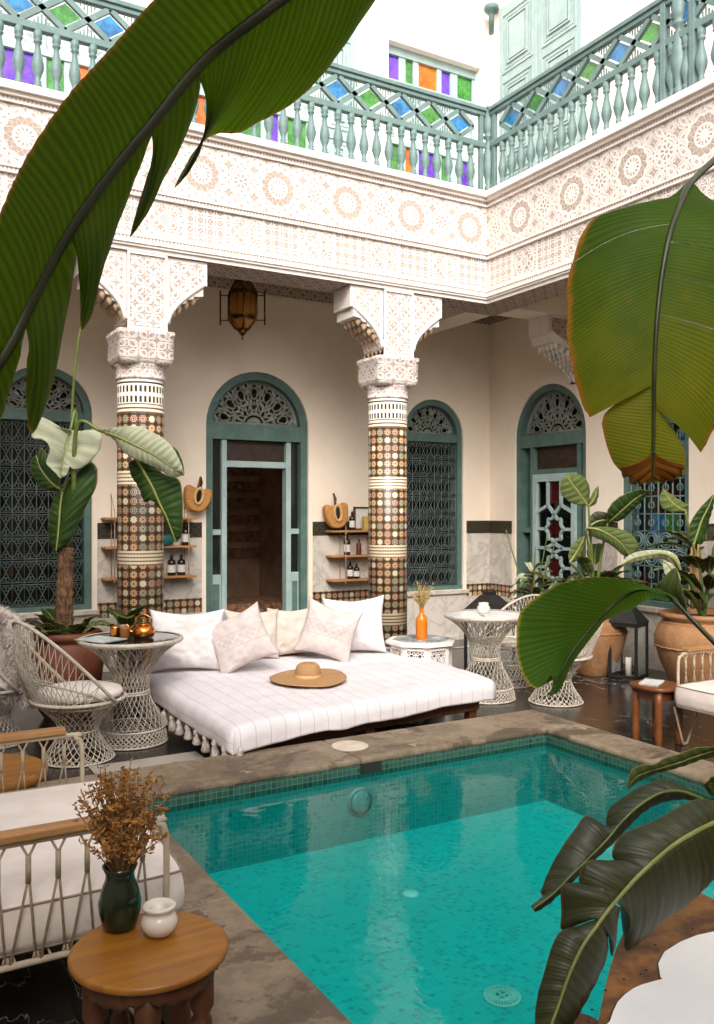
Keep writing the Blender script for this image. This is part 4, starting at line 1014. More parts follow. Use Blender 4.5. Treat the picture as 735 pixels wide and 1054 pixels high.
# ------------------------------------------------------------------ white wire furniture
def strands(b, prof, c, n, tw, r=.0028, cross=True, m=10):
    n = max(8, int(n*.72)); r *= .92
    c = Vector(c); zs = [p[1] for p in prof]
    def rad(f):
        x = f*(len(prof)-1); k = min(int(x), len(prof)-2); g = x-k; g2 = g*g*(3-2*g)
        return prof[k][0]*(1-g)+prof[k+1][0]*g, prof[k][1]*(1-g)+prof[k+1][1]*g
    for sg in ((1, -1) if cross else (1,)):
        for i in range(n):
            pts = []
            for k in range(m+1):
                rr, z = rad(k/m); a = 2*PI*i/n+sg*tw*k/m; pts.append(c+Vector((rr*math.cos(a), rr*math.sin(a), z)))
            b.tube(pts, r, 4, cap=False)
def rings(b, lst, c, r=.007, n=40):
    for rr, z in lst: b.tube([Vector(c)+Vector((rr*math.cos(2*PI*k/n), rr*math.sin(2*PI*k/n), z)) for k in range(n)], r, 6, True)
def wire_table(x, y, label, glass='dark_glass'):
    t = thing('wire_table', label, 'table', (x, y, 0), 'white wire tables'); c = (x, y, 0)
    b = MB(); up = [(.125, .34), (.122, .42), (.135, .50), (.20, .60), (.34, .70)]
    strands(b, up, c, 44, .9); strands(b, [(.122, .42), (.14, .50), (.22, .61), (.33, .695)], c, 30, .25, .003)
    b.build('upper_cone', 'wire', t)
    b = MB(); strands(b, [(.235, .10), (.20, .18), (.15, .27), (.125, .34)], c, 40, .75); b.build('lower_cone', 'wire', t)
    b = MB(); strands(b, [(.25, .008), (.245, .05), (.228, .11)], c, 60, .55, .0038, m=5); strands(b, [(.25, .008), (.23, .11)], c, 60, -.3, .003, False, m=3); b.build('base_lace', 'wire', t)
    b = MB(); rings(b, [(.25, .008), (.232, .105), (.128, .34), (.126, .355), (.345, .70)], c); b.build('hoop', 'wire', t)
    b = MB(); b.lathe([(.335, .700), (.352, .700), (.36, .708), (.36, .722), (.350, .728), (.335, .724)], c, 56, cap=False); b.build('rim', 'wire', t)
    b = MB(); b.lathe([(.338, .712), (.338, .720)], c, 56); b.build('glass_top', glass, t)
    return t
wire_table(1.65, 6.03, 'white wire hourglass table with copper teapot left of the daybed')
wire_table(4.67, 5.90, 'white wire hourglass table with white bowl right of the daybed', 'inset')
def wire_chair(x, y, rz, label, cushion=True, back_h=.92):
    t = thing('wire_chair', label, 'chair', (0, 0, 0), 'white wire chairs'); c = (0, 0, 0)
    b = MB(); strands(b, [(.12, .19), (.15, .26), (.22, .33), (.285, .39)], c, 34, .8, m=7); b.build('seat_basket', 'wire', t)
    b = MB(); strands(b, [(.225, .008), (.20, .05), (.15, .12), (.12, .19)], c, 38, .9, .0036, m=7); strands(b, [(.225, .008), (.20, .05)], c, 50, .2, m=2); b.build('base', 'wire', t)
    b = MB(); rings(b, [(.225, .008), (.122, .19), (.25, .36)], c, .006)
    b.tube([(.292*math.cos(2*PI*k/44), .292*math.sin(2*PI*k/44), .395) for k in range(44)], .012, 8, True); b.build('seat_hoop', 'wire', t)
    # back hoop: front (+x) faces the sitter's view
    def hoop(f):   # f 0..1 from one side over the top to the other
        a = PI*f; y_ = .315*math.cos(a)*(1+.12*math.sin(a)); s_ = math.sin(a)**.8
        return Vector((.10-.50*s_, y_, .395+(back_h-.395)*s_))
    b = MB(); b.tube([hoop(i/40) for i in range(41)], .012, 8)
    mid = lambda f: Vector((.05-.34*math.sin(PI*f), .29*math.cos(PI*f), .395+.14*math.sin(PI*f)**.7)); b.tube([mid(i/30) for i in range(31)], .007, 6); b.build('back_hoop', 'wire', t)
    b = MB()
    n = 30
    for i in range(1, n):
        f = i/n
        for df in (-.10, .10):
            g = min(1, max(0, f+df)); a = PI*(.10+.80*g); p0 = Vector((-.285*math.sin(a)*.99, .285*math.cos(a), .395)); p1 = hoop(.02+.96*f); m_ = (p0+p1)/2+Vector((-.045*math.sin(PI*f), 0, -.02)); b.tube(cr([p0, m_, p1], 6), .0030, 4, cap=False)
    b.build('back_strands', 'wire', t)
    if cushion:
        b = MB(); b.lathe([(0, .395), (.22, .398), (.262, .41), (.272, .43), (.262, .45), (.22, .463), (0, .468)], (.01, 0, 0), 40); b.build('seat_pad', 'canvas', t)
    b = MB()
    if not cushion: rings(b, [(.2, .39), (.13, .385), (.07, .383)], c, .004)
    if not cushion:
        for k in range(24): a = 2*PI*k/24; b.tube([(.29*math.cos(a), .29*math.sin(a), .393), (.02*math.cos(a+1), .02*math.sin(a+1), .382)], .003, 4)
        b.build('seat_net', 'wire', t)
    t.location = (x, y, 0); t.rotation_euler = (0, 0, rz); ORI[t.name] = Vector((0, 0, 0)); return t
wire_chair(1.24, 5.78, .25, 'white wire chair with round cushion beside the left wire table')
wire_chair(.80, 6.47, .1, 'white wire chair at the far left edge, draped with a fleece', back_h=.95)
wire_chair(5.10, 5.50, 2.3, 'white wire chair behind the large drooping leaf, nearer the pool', back_h=1.0)
wire_chair(5.25, 6.28, 3.3, 'white wire chair on the far side of the right wire table, behind the leaf', cushion=False, back_h=.80)

# fleece throws: lumpy core with many short wool locks
def fleece(name, path, rad, label, n):
    P = cr([at(*x) for x in path], 40); t = thing(name, label, 'throw', tuple(P[20])); b = MB()
    def sf(i, j):
        k = min(40, round(i*40)); p = P[k]; tg = (P[min(40, k+1)]-P[max(0, k-1)]).normalized(); a_ = tg.cross(Vector((.49, .87, 0))).normalized(); c_ = tg.cross(a_); th = 2*PI*j
        r_ = rad*(.75+.5*noise.noise(Vector((i*5, math.cos(th), math.sin(th)))))*(.35+.65*math.sin(PI*min(1, max(.0, i*.92+.06)))**.4)
        return p+(a_*math.cos(th)*1.0+c_*math.sin(th)*.6)*r_+Vector((1, 1, 1))*noise.noise(p*30+Vector((j*9, 0, 0)))*.008
    b.grid(sf, 40, 20); core = b.build('wool_core', 'fleece', t)
    b = MB()
    for _ in range(n):
        i, j = rnd.random(), rnd.random(); p = sf(i, j); d = (p-P[round(i*40)]).normalized()+Vector((rnd.gauss(0, .5), rnd.gauss(0, .5), rnd.gauss(-.5, .4))); d = d.normalized()*rnd.uniform(.018, .04); s_ = d.cross(Vector((rnd.random(), rnd.random(), rnd.random()))).normalized()*.003
        b.poly([p-s_, p+s_, p+d*.6+Vector((0, 0, -.003))+s_*.6, p+d+Vector((0, 0, -.010))])
    b.build('wool_locks', 'fleece', t, recalc=False); return t
fleece('fleece_throw', [(-14, 640, 5.9), (0, 634, 5.9), (12, 646, 5.88), (18, 668, 5.86), (12, 700, 5.86), (4, 722, 5.86)], .10, 'shaggy off-white fleece throw over the wire chair at the far left', 2600)
fleece('fleece_end', [(19, 662, 5.62), (24, 680, 5.62), (30, 700, 5.62), (29, 728, 5.62)], .055, 'narrow end of fleece hanging beside the cushioned wire chair', 1200)

# ------------------------------------------------------------------ things on the left table
def teapot(x, y, z, s):
    t = thing('teapot', 'round polished copper teapot on the left wire table', 'teapot', (x, y, z)); c = (x, y, z)
    sc_ = lambda pr: [(a*s, h*s) for a, h in pr]
    MB().lathe(sc_([(.5, 0), (.55, .02), (.62, .2), (.60, .42), (.46, .60), (.30, .66)]), c, 32).build('body', 'copper', t)
    MB().lathe(sc_([(.32, .66), (.28, .72), (.15, .78), (.05, .80), (.04, .86), (.08, .90), (.06, .96), (0, .98)]), c, 24).build('lid', 'copper', t)
    P = lambda a, h: (x+C*a*s, y-S*a*s, z+h*s)
    b = MB(); b.tube(cr([P(-.5, .2), P(-.75, .32), P(-.85, .6), P(-1.0, .68)], 8), [.11*s, .10*s, .09*s, .08*s, .07*s, .06*s, .055*s, .05*s, .05*s], 8); b.build('spout', 'copper', t)
    b = MB(); b.tube(cr([P(.40, .6), P(.45, 1.0), P(.0, 1.25), P(-.45, 1.0), P(-.40, .6)], 20), .035*s, 6); b.build('handle', 'copper', t)
teapot(1.73, 6.00, .728, .125)
for k, (x, y, m_) in enumerate(((1.55, 6.07, 'copper'), (1.62, 6.12, 'glass'), (1.60, 6.0, 'amber'))):
    b = MB(); b.lathe([(.028, 0), (.033, .008), (.034, .065), (.036, .075), (.032, .075), (.030, .012), (0, .01)], (x, y, .728), 24)
    tag(b.build('tea_glass', m_), ['small copper cup beside the teapot', 'small clear tea glass behind the copper cup', 'small amber tea glass nearest the teapot spout'][k], 'cup', 'cups on the left table')
def book(x, y, z, w, d, h, rz, label, mat='cover', name='magazine'):
    t = thing(name, label, name, (x, y, z)); R = Matrix.Rotation(rz, 3, 'Z')
    def bx(w_, d_, z0, z1, n, m_):
        b = MB(); b.box(-w_/2, -d_/2, z0, w_/2, d_/2, z1); b.v = [R @ v+Vector((x, y, z)) for v in b.v]; return b.build(n, m_, t, bevel=.001)
    bx(w, d, 0, h*.75, 'pages', 'paper'); bx(w+.006, d+.006, h*.76, h, 'cover', mat)
book(1.43, 5.98, .729, .21, .28, .008, .5, 'pale blue magazine on the left edge of the left wire table')
# right table
b = MB(); b.lathe([(.035, 0), (.05, .012), (.058, .04), (.05, .06), (.040, .07), (.046, .082), (.040, .09), (0, .092)], (4.71, 5.98, .723), 28); tag(b.build('lidded_bowl', 'ceramic'), 'small white lidded bowl on the right wire table', 'bowl')
book(4.66, 5.78, .722, .20, .14, .012, -.3, 'open white book lying on the right wire table', 'paper', 'book')

# octagonal side table
ox, oy, oz = 4.22, 6.22, .50
t = thing('octagonal_table', 'white octagonal fretwork side table behind the right end of the daybed', 'table', (ox, oy, 0))
MB().lathe([(.30, oz-.035), (.315, oz-.03), (.315, oz-.006), (.30, oz)], (ox, oy, 0), 8, sm=False, ang=PI/8, cap=True).build('tabletop', 'white_plain', t, bevel=.002)
MB().lathe([(.25, oz+.001), (.25, oz+.006)], (ox, oy, 0), 8, sm=False, ang=PI/8).build('inset_panel', 'glass_clear', t)
for k in range(8):
    a0_, a1_ = PI/8+k*PI/4, PI/8+(k+1)*PI/4; r = .265; p, q = Vector((ox+r*math.cos(a0_), oy+r*math.sin(a0_), 0)), Vector((ox+r*math.cos(a1_), oy+r*math.sin(a1_), 0))
    d = (q-p); L = d.length; d.normalize(); nrm = Vector((math.cos((a0_+a1_)/2), math.sin((a0_+a1_)/2), 0)); P = lambda s, z, o=0.: p+d*s+Vector((0, 0, z))+nrm*o
    b = MB(); b.beam(P(.015, 0), P(.015, oz-.036), .03, .02, nrm); b.beam(P(L-.015, 0), P(L-.015, oz-.036), .03, .02, nrm)
    b.beam(P(.03, oz-.055), P(L-.03, oz-.055), .036, .02, (0, 0, 1)); b.beam(P(.03, .20), P(L-.03, .20), .02, .02, (0, 0, 1))
    lo, hi = .21, oz-.075; nx, nz = 2, 3; dx, dz = (L-.06)/nx, (hi-lo)/nz
    for i in range(nx):
        for j in range(nz):
            cx_, cz_ = .03+(i+.5)*dx, lo+(j+.5)*dz
            for m_ in range(8): aa = PI*m_/4+PI/8; b.beam(P(cx_+.016*math.cos(aa), cz_+.016*math.sin(aa)), P(cx_+dx*.62*math.cos(aa) if abs(dx*.62*math.cos(aa)) < dx/2 else cx_+math.copysign(dx/2, math.cos(aa)), cz_+dz*.55*math.sin(aa)), .007, .012, nrm)
            b.tube([P(cx_+.018*math.cos(2*PI*m_/10), cz_+.018*math.sin(2*PI*m_/10)) for m_ in range(10)], .005, 4, True)
            b.tube([P(cx_+.038*math.cos(2*PI*m_/8), cz_+.042*math.sin(2*PI*m_/8)) for m_ in range(8)], .005, 4, True)
    b.build('fretwork_panel', 'white_plain', t)
# orange bottle with sprigs
bx_, by_ = 4.21, 6.20; t = thing('orange_bottle', 'orange glass bottle holding golden dry sprigs on the octagonal table', 'bottle', (bx_, by_, oz+.006))
MB().lathe([(.045, 0), (.05, .008), (.05, .15), (.045, .18), (.022, .21), (.017, .225), (.017, .262), (.022, .268), (.016, .268), (.014, .23), (.0, .2)], (bx_, by_, oz+.007), 28, cap=False).build('glass_body', 'orange_glass', t)
b = MB()
for k in range(46):
    a = rnd.random()*2*PI; sp = rnd.uniform(.02, .11); h = rnd.uniform(.12, .27); p0 = Vector((bx_, by_, oz+.24)); p1 = p0+Vector((sp*math.cos(a)*.4, sp*math.sin(a)*.4, h*.5)); p2 = p0+Vector((sp*math.cos(a), sp*math.sin(a), h))
    b.tube([p0, p1, p2], .0016, 3, cap=False)
    for m_ in range(7):
        q = p1.lerp(p2, m_/6)+Vector((rnd.gauss(0, .006), rnd.gauss(0, .006), 0)); r_ = Vector((rnd.uniform(-1, 1), rnd.uniform(-1, 1), rnd.uniform(-.2, 1))).normalized()*.013; s_ = r_.cross(Vector((rnd.random(), rnd.random(), .3))).normalized()*.005
        b.quad(q-r_*.5, q+s_, q+r_, q-s_)
b.build('dry_sprigs', 'gold_dry', t, recalc=False)
book(4.36, 6.16, oz+.0065, .09, .07, .006, .4, 'small white card lying on the octagonal table', 'paper', 'card')

# black iron lanterns on the floor
def floor_lantern(x, y, w, h, label, rz):
    t = thing('floor_lantern', label, 'lantern', (x, y, 0), 'black floor lanterns'); R = Matrix.Rotation(rz, 3, 'Z'); o = Vector((x, y, 0))
    def mk(fn, n, m_, **k):
        b = MB(); fn(b); b.v = [R @ v+o for v in b.v]; return b.build(n, m_, t, **k)
    bh = h*.70
    def fr_(b):
        for sx in (-1, 1):
            for sy in (-1, 1): b.box(sx*w/2-.012, sy*w/2-.012, 0, sx*w/2+.012, sy*w/2+.012, bh)
        for z in (0.012, bh-.03):
            b.box(-w/2+.012, -w/2-.010, z, w/2-.012, -w/2+.012, z+.028); b.box(-w/2+.012, w/2-.012, z, w/2-.012, w/2+.010, z+.028); b.box(-w/2-.010, -w/2+.012, z, -w/2+.012, w/2-.012, z+.028); b.box(w/2-.012, -w/2+.012, z, w/2+.010, w/2-.012, z+.028)
    mk(fr_, 'frame', 'black_metal')
    mk(lambda b: b.lathe([(w*.80, bh), (w*.80, bh+.012), (w*.28, h*.90), (w*.20, h*.90), (w*.20, h*.95), (w*.12, h*.955)], (0, 0, 0), 4, sm=False, ang=PI/4), 'roof', 'black_metal')
    mk(lambda b: b.tube([(.045*math.cos(2*PI*k/14), 0, h*.98+.03*math.sin(2*PI*k/14)) for k in range(14)], .005, 5, True), 'ring_handle', 'black_metal')
    for sy in (-1, 1): mk(lambda b: b.box(-w/2+.013, sy*(w/2-.004)-.001, .042, w/2-.013, sy*(w/2-.004)+.001, bh-.032), 'glass', 'glass')
    mk(lambda b: b.lathe([(.03, .015), (.03, .19), (.024, .195), (0, .19)], (0, 0, 0), 20), 'candle', 'canvas')
    return t
floor_lantern(6.45, 5.95, .26, .76, 'tall black iron lantern on the floor between the two big terracotta jars', .35)
floor_lantern(5.55, 6.95, .34, .84, 'black iron lantern behind the right wire table', .2)

pillow('plain cushion on the dark sofa inside the room beyond the teal doorway', (3.62, 10.75, .66), .5, .5, .16, 'beige', rz=.1, lean=.3, roll=.7, seed=8, grp=None)
# ------------------------------------------------------------------ wall shelves
def shelf(x0, x1, zs, label, rope_x):
    y0, y1 = YW-.19, YW-.014; t = thing('wall_shelf', label, 'shelf', ((x0+x1)/2, YW-.1, zs[0]), 'hanging wall shelves')
    for z in zs: b = MB(); b.box(x0, y0, z-.022, x1, y1, z); b.build('shelf_board', 'shelfwood', t, bevel=.003)
    for x in rope_x:
        b = MB()
        for y in (y0+.02, y1-.02): b.tube([(x, y, zs[-1]-.05), (x, y, zs[0]+.05)], .005, 5)
        b.tube([(x, y0+.02, zs[0]+.05), (x, y1-.005, zs[0]+.24), (x, y1-.02, zs[0]+.05)], .004, 5)
        b.build('rope', 'cord', t)
    for x in rope_x:
        for z in zs: b = MB(); b.lathe([(.014, -.045), (.014, -.024)], (x, y0+.02, z), 10); b.build('knot', 'shelfwood', t)
    return t
sh1 = (1.545, 1.255, .945); sh2 = (1.39, 1.105, .83)
shelf(2.10, 3.04, sh1, 'three-tier wooden shelf half hidden behind the left mosaic column', (2.20, 2.96))
shelf(4.64, 5.52, sh2, 'three-tier wooden shelf between the teal doorway and central column', (4.82, 5.44))
def bottle(x, y, z, h, r, label, grp, cap='bottle', lab=True, mat='bottle'):
    t = thing('bottle', label, 'bottle', (x, y, z), grp)
    MB().lathe([(r*.92, 0), (r, .006), (r, h*.62), (r*.85, h*.70), (r*.35, h*.76), (r*.32, h*.84)], (x, y, z+.001), 20).build('body', mat, t)
    MB().lathe([(r*.42, h*.84), (r*.42, h*.93), (r*.2, h*.94), (r*.18, h)], (x, y, z+.001), 14).build('cap', cap, t)
    if lab: MB().lathe([(r*1.012, h*.15), (r*1.012, h*.5)], (x, y, z+.001), 20, cap=False).build('label', 'label', t)
ys = YW-.10
bottle(2.80, ys, sh1[2], .22, .042, 'dark bottle on the lowest left shelf, left one of a pair', 'toiletry bottles on the left shelf')
bottle(2.905, ys, sh1[2], .22, .042, 'dark bottle on the lowest left shelf, right one of a pair', 'toiletry bottles on the left shelf')
bottle(2.95, ys, sh1[1], .23, .042, 'dark labelled bottle at the right end of the middle left shelf', 'toiletry bottles on the left shelf')
b = MB(); b.lathe([(.10, 0), (.115, .02), (.12, .09), (.105, .11), (0, .115)], (2.70, ys, sh1[1]+.001), 24); tag(b.build('teal_jar', 'teal_obj'), 'squat teal ceramic jar on the middle left shelf', 'jar')
bottle(4.915, ys, sh2[2], .21, .036, 'dark bottle on the lowest right shelf, left one of a pair', 'toiletry bottles on the right shelf')
bottle(4.99, ys-.02, sh2[2], .18, .036, 'dark bottle on the lowest right shelf, right one of a pair', 'toiletry bottles on the right shelf')
bottle(4.875, ys, sh2[1], .24, .038, 'tall dark labelled bottle on the middle right shelf', 'toiletry bottles on the right shelf')
bottle(5.03, ys, sh2[1], .19, .030, 'brown unlabelled bottle on the middle right shelf', 'toiletry bottles on the right shelf', lab=False, mat='brown')
b = MB(); b.box(5.18, ys-.05, sh2[1]+.001, 5.24, ys+.05, sh2[1]+.25); tag(b.build('red_box', 'red', bevel=.004), 'bright red-orange box on the middle right shelf beside the column', 'box')
bottle(4.93, ys-.02, sh2[0], .22, .034, 'dark bottle beside the picture frame on the top right shelf', 'toiletry bottles on the right shelf')
t = thing('picture_frame', 'small arched picture in a dark frame on the top right shelf', 'picture frame', (5.08, YW-.06, sh2[0]))
b = MB(); y = YW-.07
for a in ((4.98, 1.393, 5.0, 1.66), (5.17, 1.393, 5.19, 1.66), (5.0, 1.393, 5.17, 1.41), (5.0, 1.642, 5.17, 1.66)): b.box(a[0], y-.012, a[1], a[2], y+.012, a[3])
b.build('frame', 'brown', t); b = MB(); b.box(5.0, y-.002, 1.41, 5.17, y+.006, 1.642); b.build('print', 'paper', t)
b = MB(); b.box(5.06, ys-.08, sh2[0]+.001, 5.13, ys-.02, sh2[0]+.16); tag(b.build('tan_box', 'yellow', bevel=.004), 'narrow tan box standing in front of the picture frame', 'box')
b = MB(); b.lathe([(.03, 0), (.032, .07), (.022, .085), (.022, .10), (0, .102)], (5.17, ys-.05, sh2[0]+.001), 18); tag(b.build('white_jar', 'ceramic'), 'small white jar at the right of the tan box on the top shelf', 'jar')
# basket bags
def bag(x, y, z, w, h, roll, label):
    t = thing('basket_bag', label, 'bag', (x, y, z), 'woven basket bags'); R = Matrix.Rotation(roll, 3, 'Y') @ Matrix.Identity(3); o = Vector((x, y, z))
    T = lambda a, zz, tt: R @ Vector((a, tt, zz))+o
    pts = [(w/2*math.copysign(abs(math.cos(a))**.75, math.cos(a)), -h*.95*abs(math.sin(a))**.85) for a in [PI+PI*i/24 for i in range(25)]]
    top = [(w/2-(w)*i/8, .05*(abs(i-4)/4)**2) for i in range(1, 8)]
    b = MB(); b.prism(pts+top, T, -.05, .05); b.build('woven_body', 'basket', t, bevel=.02, seg=3)
    b = MB(); el = [T(.15*w*math.cos(2*PI*i/24), -.30*h+.33*h*math.sin(2*PI*i/24), -.056) for i in range(24)]
    b.tube(el, .017, 6, True); b.build('handle_ring', 'basket_light', t)
    b = MB(); b.lathe([(0, 0), (1, 0)], (0, 0, 0), 20, cap=False); b.v = [T(.09*w*v.x, -.30*h+.26*h*v.y, -.0525) for v in b.v]; b.build('opening', 'bottle', t, recalc=False)
    b = MB(); b.tube([T(-.03, -.1*h, -.06), T(-.01, .3*h, -.03), T(.0, .5*h, 0), T(.035, .3*h, .03), T(.03, -.05*h, .055)], .013, 6); b.build('strap', 'brown', t)
bag(3.09, YW-.10, 1.84, .29, .25, .18, 'tan basket bag hanging on the wall left of the open doorway')
bag(4.70, YW-.13, 1.67, .30, .27, -.12, 'brown basket bag standing on the shelf right of the open doorway')

# ------------------------------------------------------------------ rope loveseats
def loveseat(x0, x1, y0, y1, face, label, near_arm=True):   # arms run along X at y0 and y1; open side (front) at x1 if face>0 else x0
    t = thing('rope_seat', label, 'seat', ((x0+x1)/2, (y0+y1)/2, 0), 'rope-sided seats'); xf, xb = (x1, x0) if face > 0 else (x0, x1); s = face
    za, zs_ = .635, .27
    for y in (y0, y1):
        b = MB(); b.tube(cr([(xf, y, zs_), (xf, y, za-.07), (xf-s*.035, y, za-.02), (xf-s*.10, y, za-.008), (xb, y, za-.008)], 28), .0105, 8); b.tube([(xf, y, zs_), (xb, y, zs_)], .0105, 8); b.tube([(xb, y, zs_), (xb, y, za)], .0105, 8); arm = b.build('arm_frame', 'tube', t)
        b = MB(); b.box(min(xf-s*.07, xb), y-.028, za+.003, max(xf-s*.07, xb), y+.028, za+.030); b.build('armrest', 'oak', t, bevel=.006)
        b = MB(); n = int(abs(xf-xb)/.085)
        for k in range(n):
            xa = xf-s*(.075+k*.085); tw = za-.055
            b.tube([(xa-.022, y, za-.012), (xa, y, tw+.0), (xa+.004, y, tw-.08), (xa+.022*s*1.0, y+.004, zs_+.0)], .0042, 5); b.tube([(xa+.022, y, za-.012), (xa, y, tw), (xa-.004, y, tw-.08), (xa-s*.052, y-.004, zs_)], .0042, 5)
            b.tube([(xa, y, tw+.006), (xa, y, tw-.075)], .0085, 6)
            for q in (xa+.022*s, xa-s*.052): b.tube([(q+.008*math.cos(j*PI/3), y+.008*math.sin(j*PI/3)*.2, zs_+.014+.014*math.sin(j*PI/3)) for j in range(6)], .0035, 4, True)
        b.build('rope_lacing', 'cord', arm)
        # bent hairpin legs
        for xx, dx in ((xf-s*.10, s*.03), (xb+s*.14, -s*.02)):
            b = MB(); b.tube(cr([(xx-.14, y, zs_), (xx+dx-.03, y, .03), (xx+dx, y, .010), (xx+dx+.03, y, .03), (xx+.12, y, zs_)], 16), .008, 7); b.build('leg', 'tube', t)
    b = MB()
    for xx in (xf, xb): b.tube([(xx, y0, zs_), (xx, y1, zs_)], .0105, 8)
    b.tube([(xb, y0, za), (xb, y1, za)], .0105, 8)
    for k in range(12): xx = x0+(x1-x0)*(k+.5)/12; b.tube([(xx, y0, zs_+.003), (xx, y1, zs_+.003)], .004, 4)
    b.build('seat_frame', 'tube', t)
    b = MB()
    n = int((y1-y0)/.09)
    for k in range(n): yy = y0+.05+k*.09; b.tube([(xb, yy, za), (xb, yy+.03, zs_)], .0042, 5); b.tube([(xb, yy+.02, za), (xb, yy-.03, zs_)], .0042, 5)
    b.build('back_lacing', 'cord', t)
    # cushion with slightly bulged top and piping
    cx0, cx1 = (x0+.03, x1+.085) if s > 0 else (x0-.085, x1-.03); cy0, cy1 = y0+.03, y1-.03; zt = .425
    def sq(u, p=8): return math.copysign(abs(u)**p, u)
    def top(i, j):
        u, v = 2*i-1, 2*j-1; e = max(abs(u), abs(v)); z = zt+.014*(1-u**4)*(1-v**4)+.004*noise.noise(Vector((u*4, v*5, 2)))
        fx, fy = 1-.03*abs(v)**6, 1-.03*abs(u)**6; return Vector(((cx0+cx1)/2+u*fx*(cx1-cx0)/2, (cy0+cy1)/2+v*fy*(cy1-cy0)/2, z))
    b = MB(); b.grid(top, 30, 30)
    loop = [top(i/30, 0) for i in range(30)]+[top(1, j/30) for j in range(30)]+[top(1-i/30, 1) for i in range(30)]+[top(0, 1-j/30) for j in range(30)]
    m_ = len(loop); k0 = []
    for lv in range(6):
        f = lv/5; o_ = .012*math.sin(PI*f); cen = Vector(((cx0+cx1)/2, (cy0+cy1)/2, 0)); k0.append(b.add([Vector((p.x, p.y, 0))+(Vector((p.x, p.y, 0))-cen).normalized()*(o_+.003*noise.noise(p*9+Vector((0, 0, lv))))+Vector((0, 0, zt-f*.135)) for p in loop]))
    for lv in range(5):
        for i in range(m_): j = (i+1) % m_; b.face((k0[lv]+i, k0[lv]+j, k0[lv+1]+j, k0[lv+1]+i), None, True)
    b.face([k0[5]+i for i in range(m_)]); cu = b.build('seat_cushion', 'canvas', t)
    b = MB()
    for z in (.001, -.134): b.tube([Vector((p.x, p.y, zt+z)) for p in loop], .0042, 5, True)
    b.build('piping', 'canvas_dark', cu)
    return t
loveseat(-.35, .85, 2.70, 3.90, 1, 'cream rope-sided seat with wooden armrests and white cushion at lower left')
loveseat(4.86, 5.60, 3.22, 4.04, -1, 'cream rope-sided armchair with white cushion at the right edge past the pool')

# ------------------------------------------------------------------ wooden stools
def turned_leg(b, x, y, h, r):
    b.lathe([(r*.8, 0), (r*.9, h*.04), (r*.6, h*.10), (r*1.0, h*.16), (r*.7, h*.22), (r*.95, h*.34), (r*1.08, h*.46), (r*.9, h*.56), (r*.68, h*.60), (r*1.0, h*.64), (r*1.0, h*.68), (r*.72, h*.71), (r*1.15, h*.76), (r*1.15, h)], (x, y, 0), 18)
sx_, sy_, sz_ = .64, 2.165, .50
t = thing('wooden_stool', 'round honey-coloured wooden stool with turned legs at lower left front', 'stool', (sx_, sy_, 0))
MB().lathe([(.0, sz_-.022), (.188, sz_-.022), (.197, sz_-.016), (.198, sz_-.006), (.192, sz_)], (sx_, sy_, 0), 64, cap=True).build('seat', 'honey', t)
for k in range(5):
    a = 2*PI*k/5+.62; b = MB(); turned_leg(b, sx_+.135*math.cos(a), sy_+.135*math.sin(a), sz_-.024, .027); b.build('leg', 'brown', t)
b = MB(); n = 80
def apr(i, j):
    a = 2*PI*i; r = .165; dip = .022*abs(math.sin(a*2.5-1.55))**.6+.006*math.cos(a*25); return Vector((sx_+r*math.cos(a), sy_+r*math.sin(a), sz_-.023-(.024+dip)*j))
b.grid(apr, n, 3); b.build('scalloped_apron', 'brown', t, solid=.012)
t = thing('wooden_stool', 'round ochre stool top seen through the far rope armrest', 'stool', (.50, 4.42, 0))
MB().lathe([(0, .33), (.28, .33), (.30, .345), (.30, .37), (.28, .385)], (.50, 4.42, 0), 48).build('seat', 'honey', t)
for k in range(4): a = 2*PI*k/4+.5; b = MB(); turned_leg(b, .50+.19*math.cos(a), 4.42+.19*math.sin(a), .33, .028); b.build('leg', 'brown', t)
qx, qy, qz = 4.80, 4.17, .41
t = thing('wooden_stool', 'small square reddish wooden stool holding a notebook at the right', 'stool', (qx, qy, 0))
b = MB(); b.lathe([(.155, qz-.028), (.162, qz-.022), (.162, qz-.006), (.155, qz)], (qx, qy, 0), 48, sq=3.2); b.build('seat', 'redwood', t)
b = MB()
for sg in (-1, 1): b.box(qx-.10, qy+sg*.10-.011, qz-.10, qx+.10, qy+sg*.10+.011, qz-.029); b.box(qx+sg*.10-.011, qy-.088, qz-.10, qx+sg*.10+.011, qy+.088, qz-.029)
b.build('apron', 'brown', t)
for a_ in (-1, 1):
    for c_ in (-1, 1): b = MB(); b.lathe([(.020, 0), (.026, .01), (.026, .10), (.021, .12), (.026, .14), (.026, qz-.115), (.024, qz-.03)], (qx+a_*.10, qy+c_*.10, 0), 16); b.build('leg', 'redwood', t)
book(qx-.03, qy+.02, qz+.001, .19, .13, .012, .5, 'white notebook lying on the small reddish stool', 'paper', 'notebook')

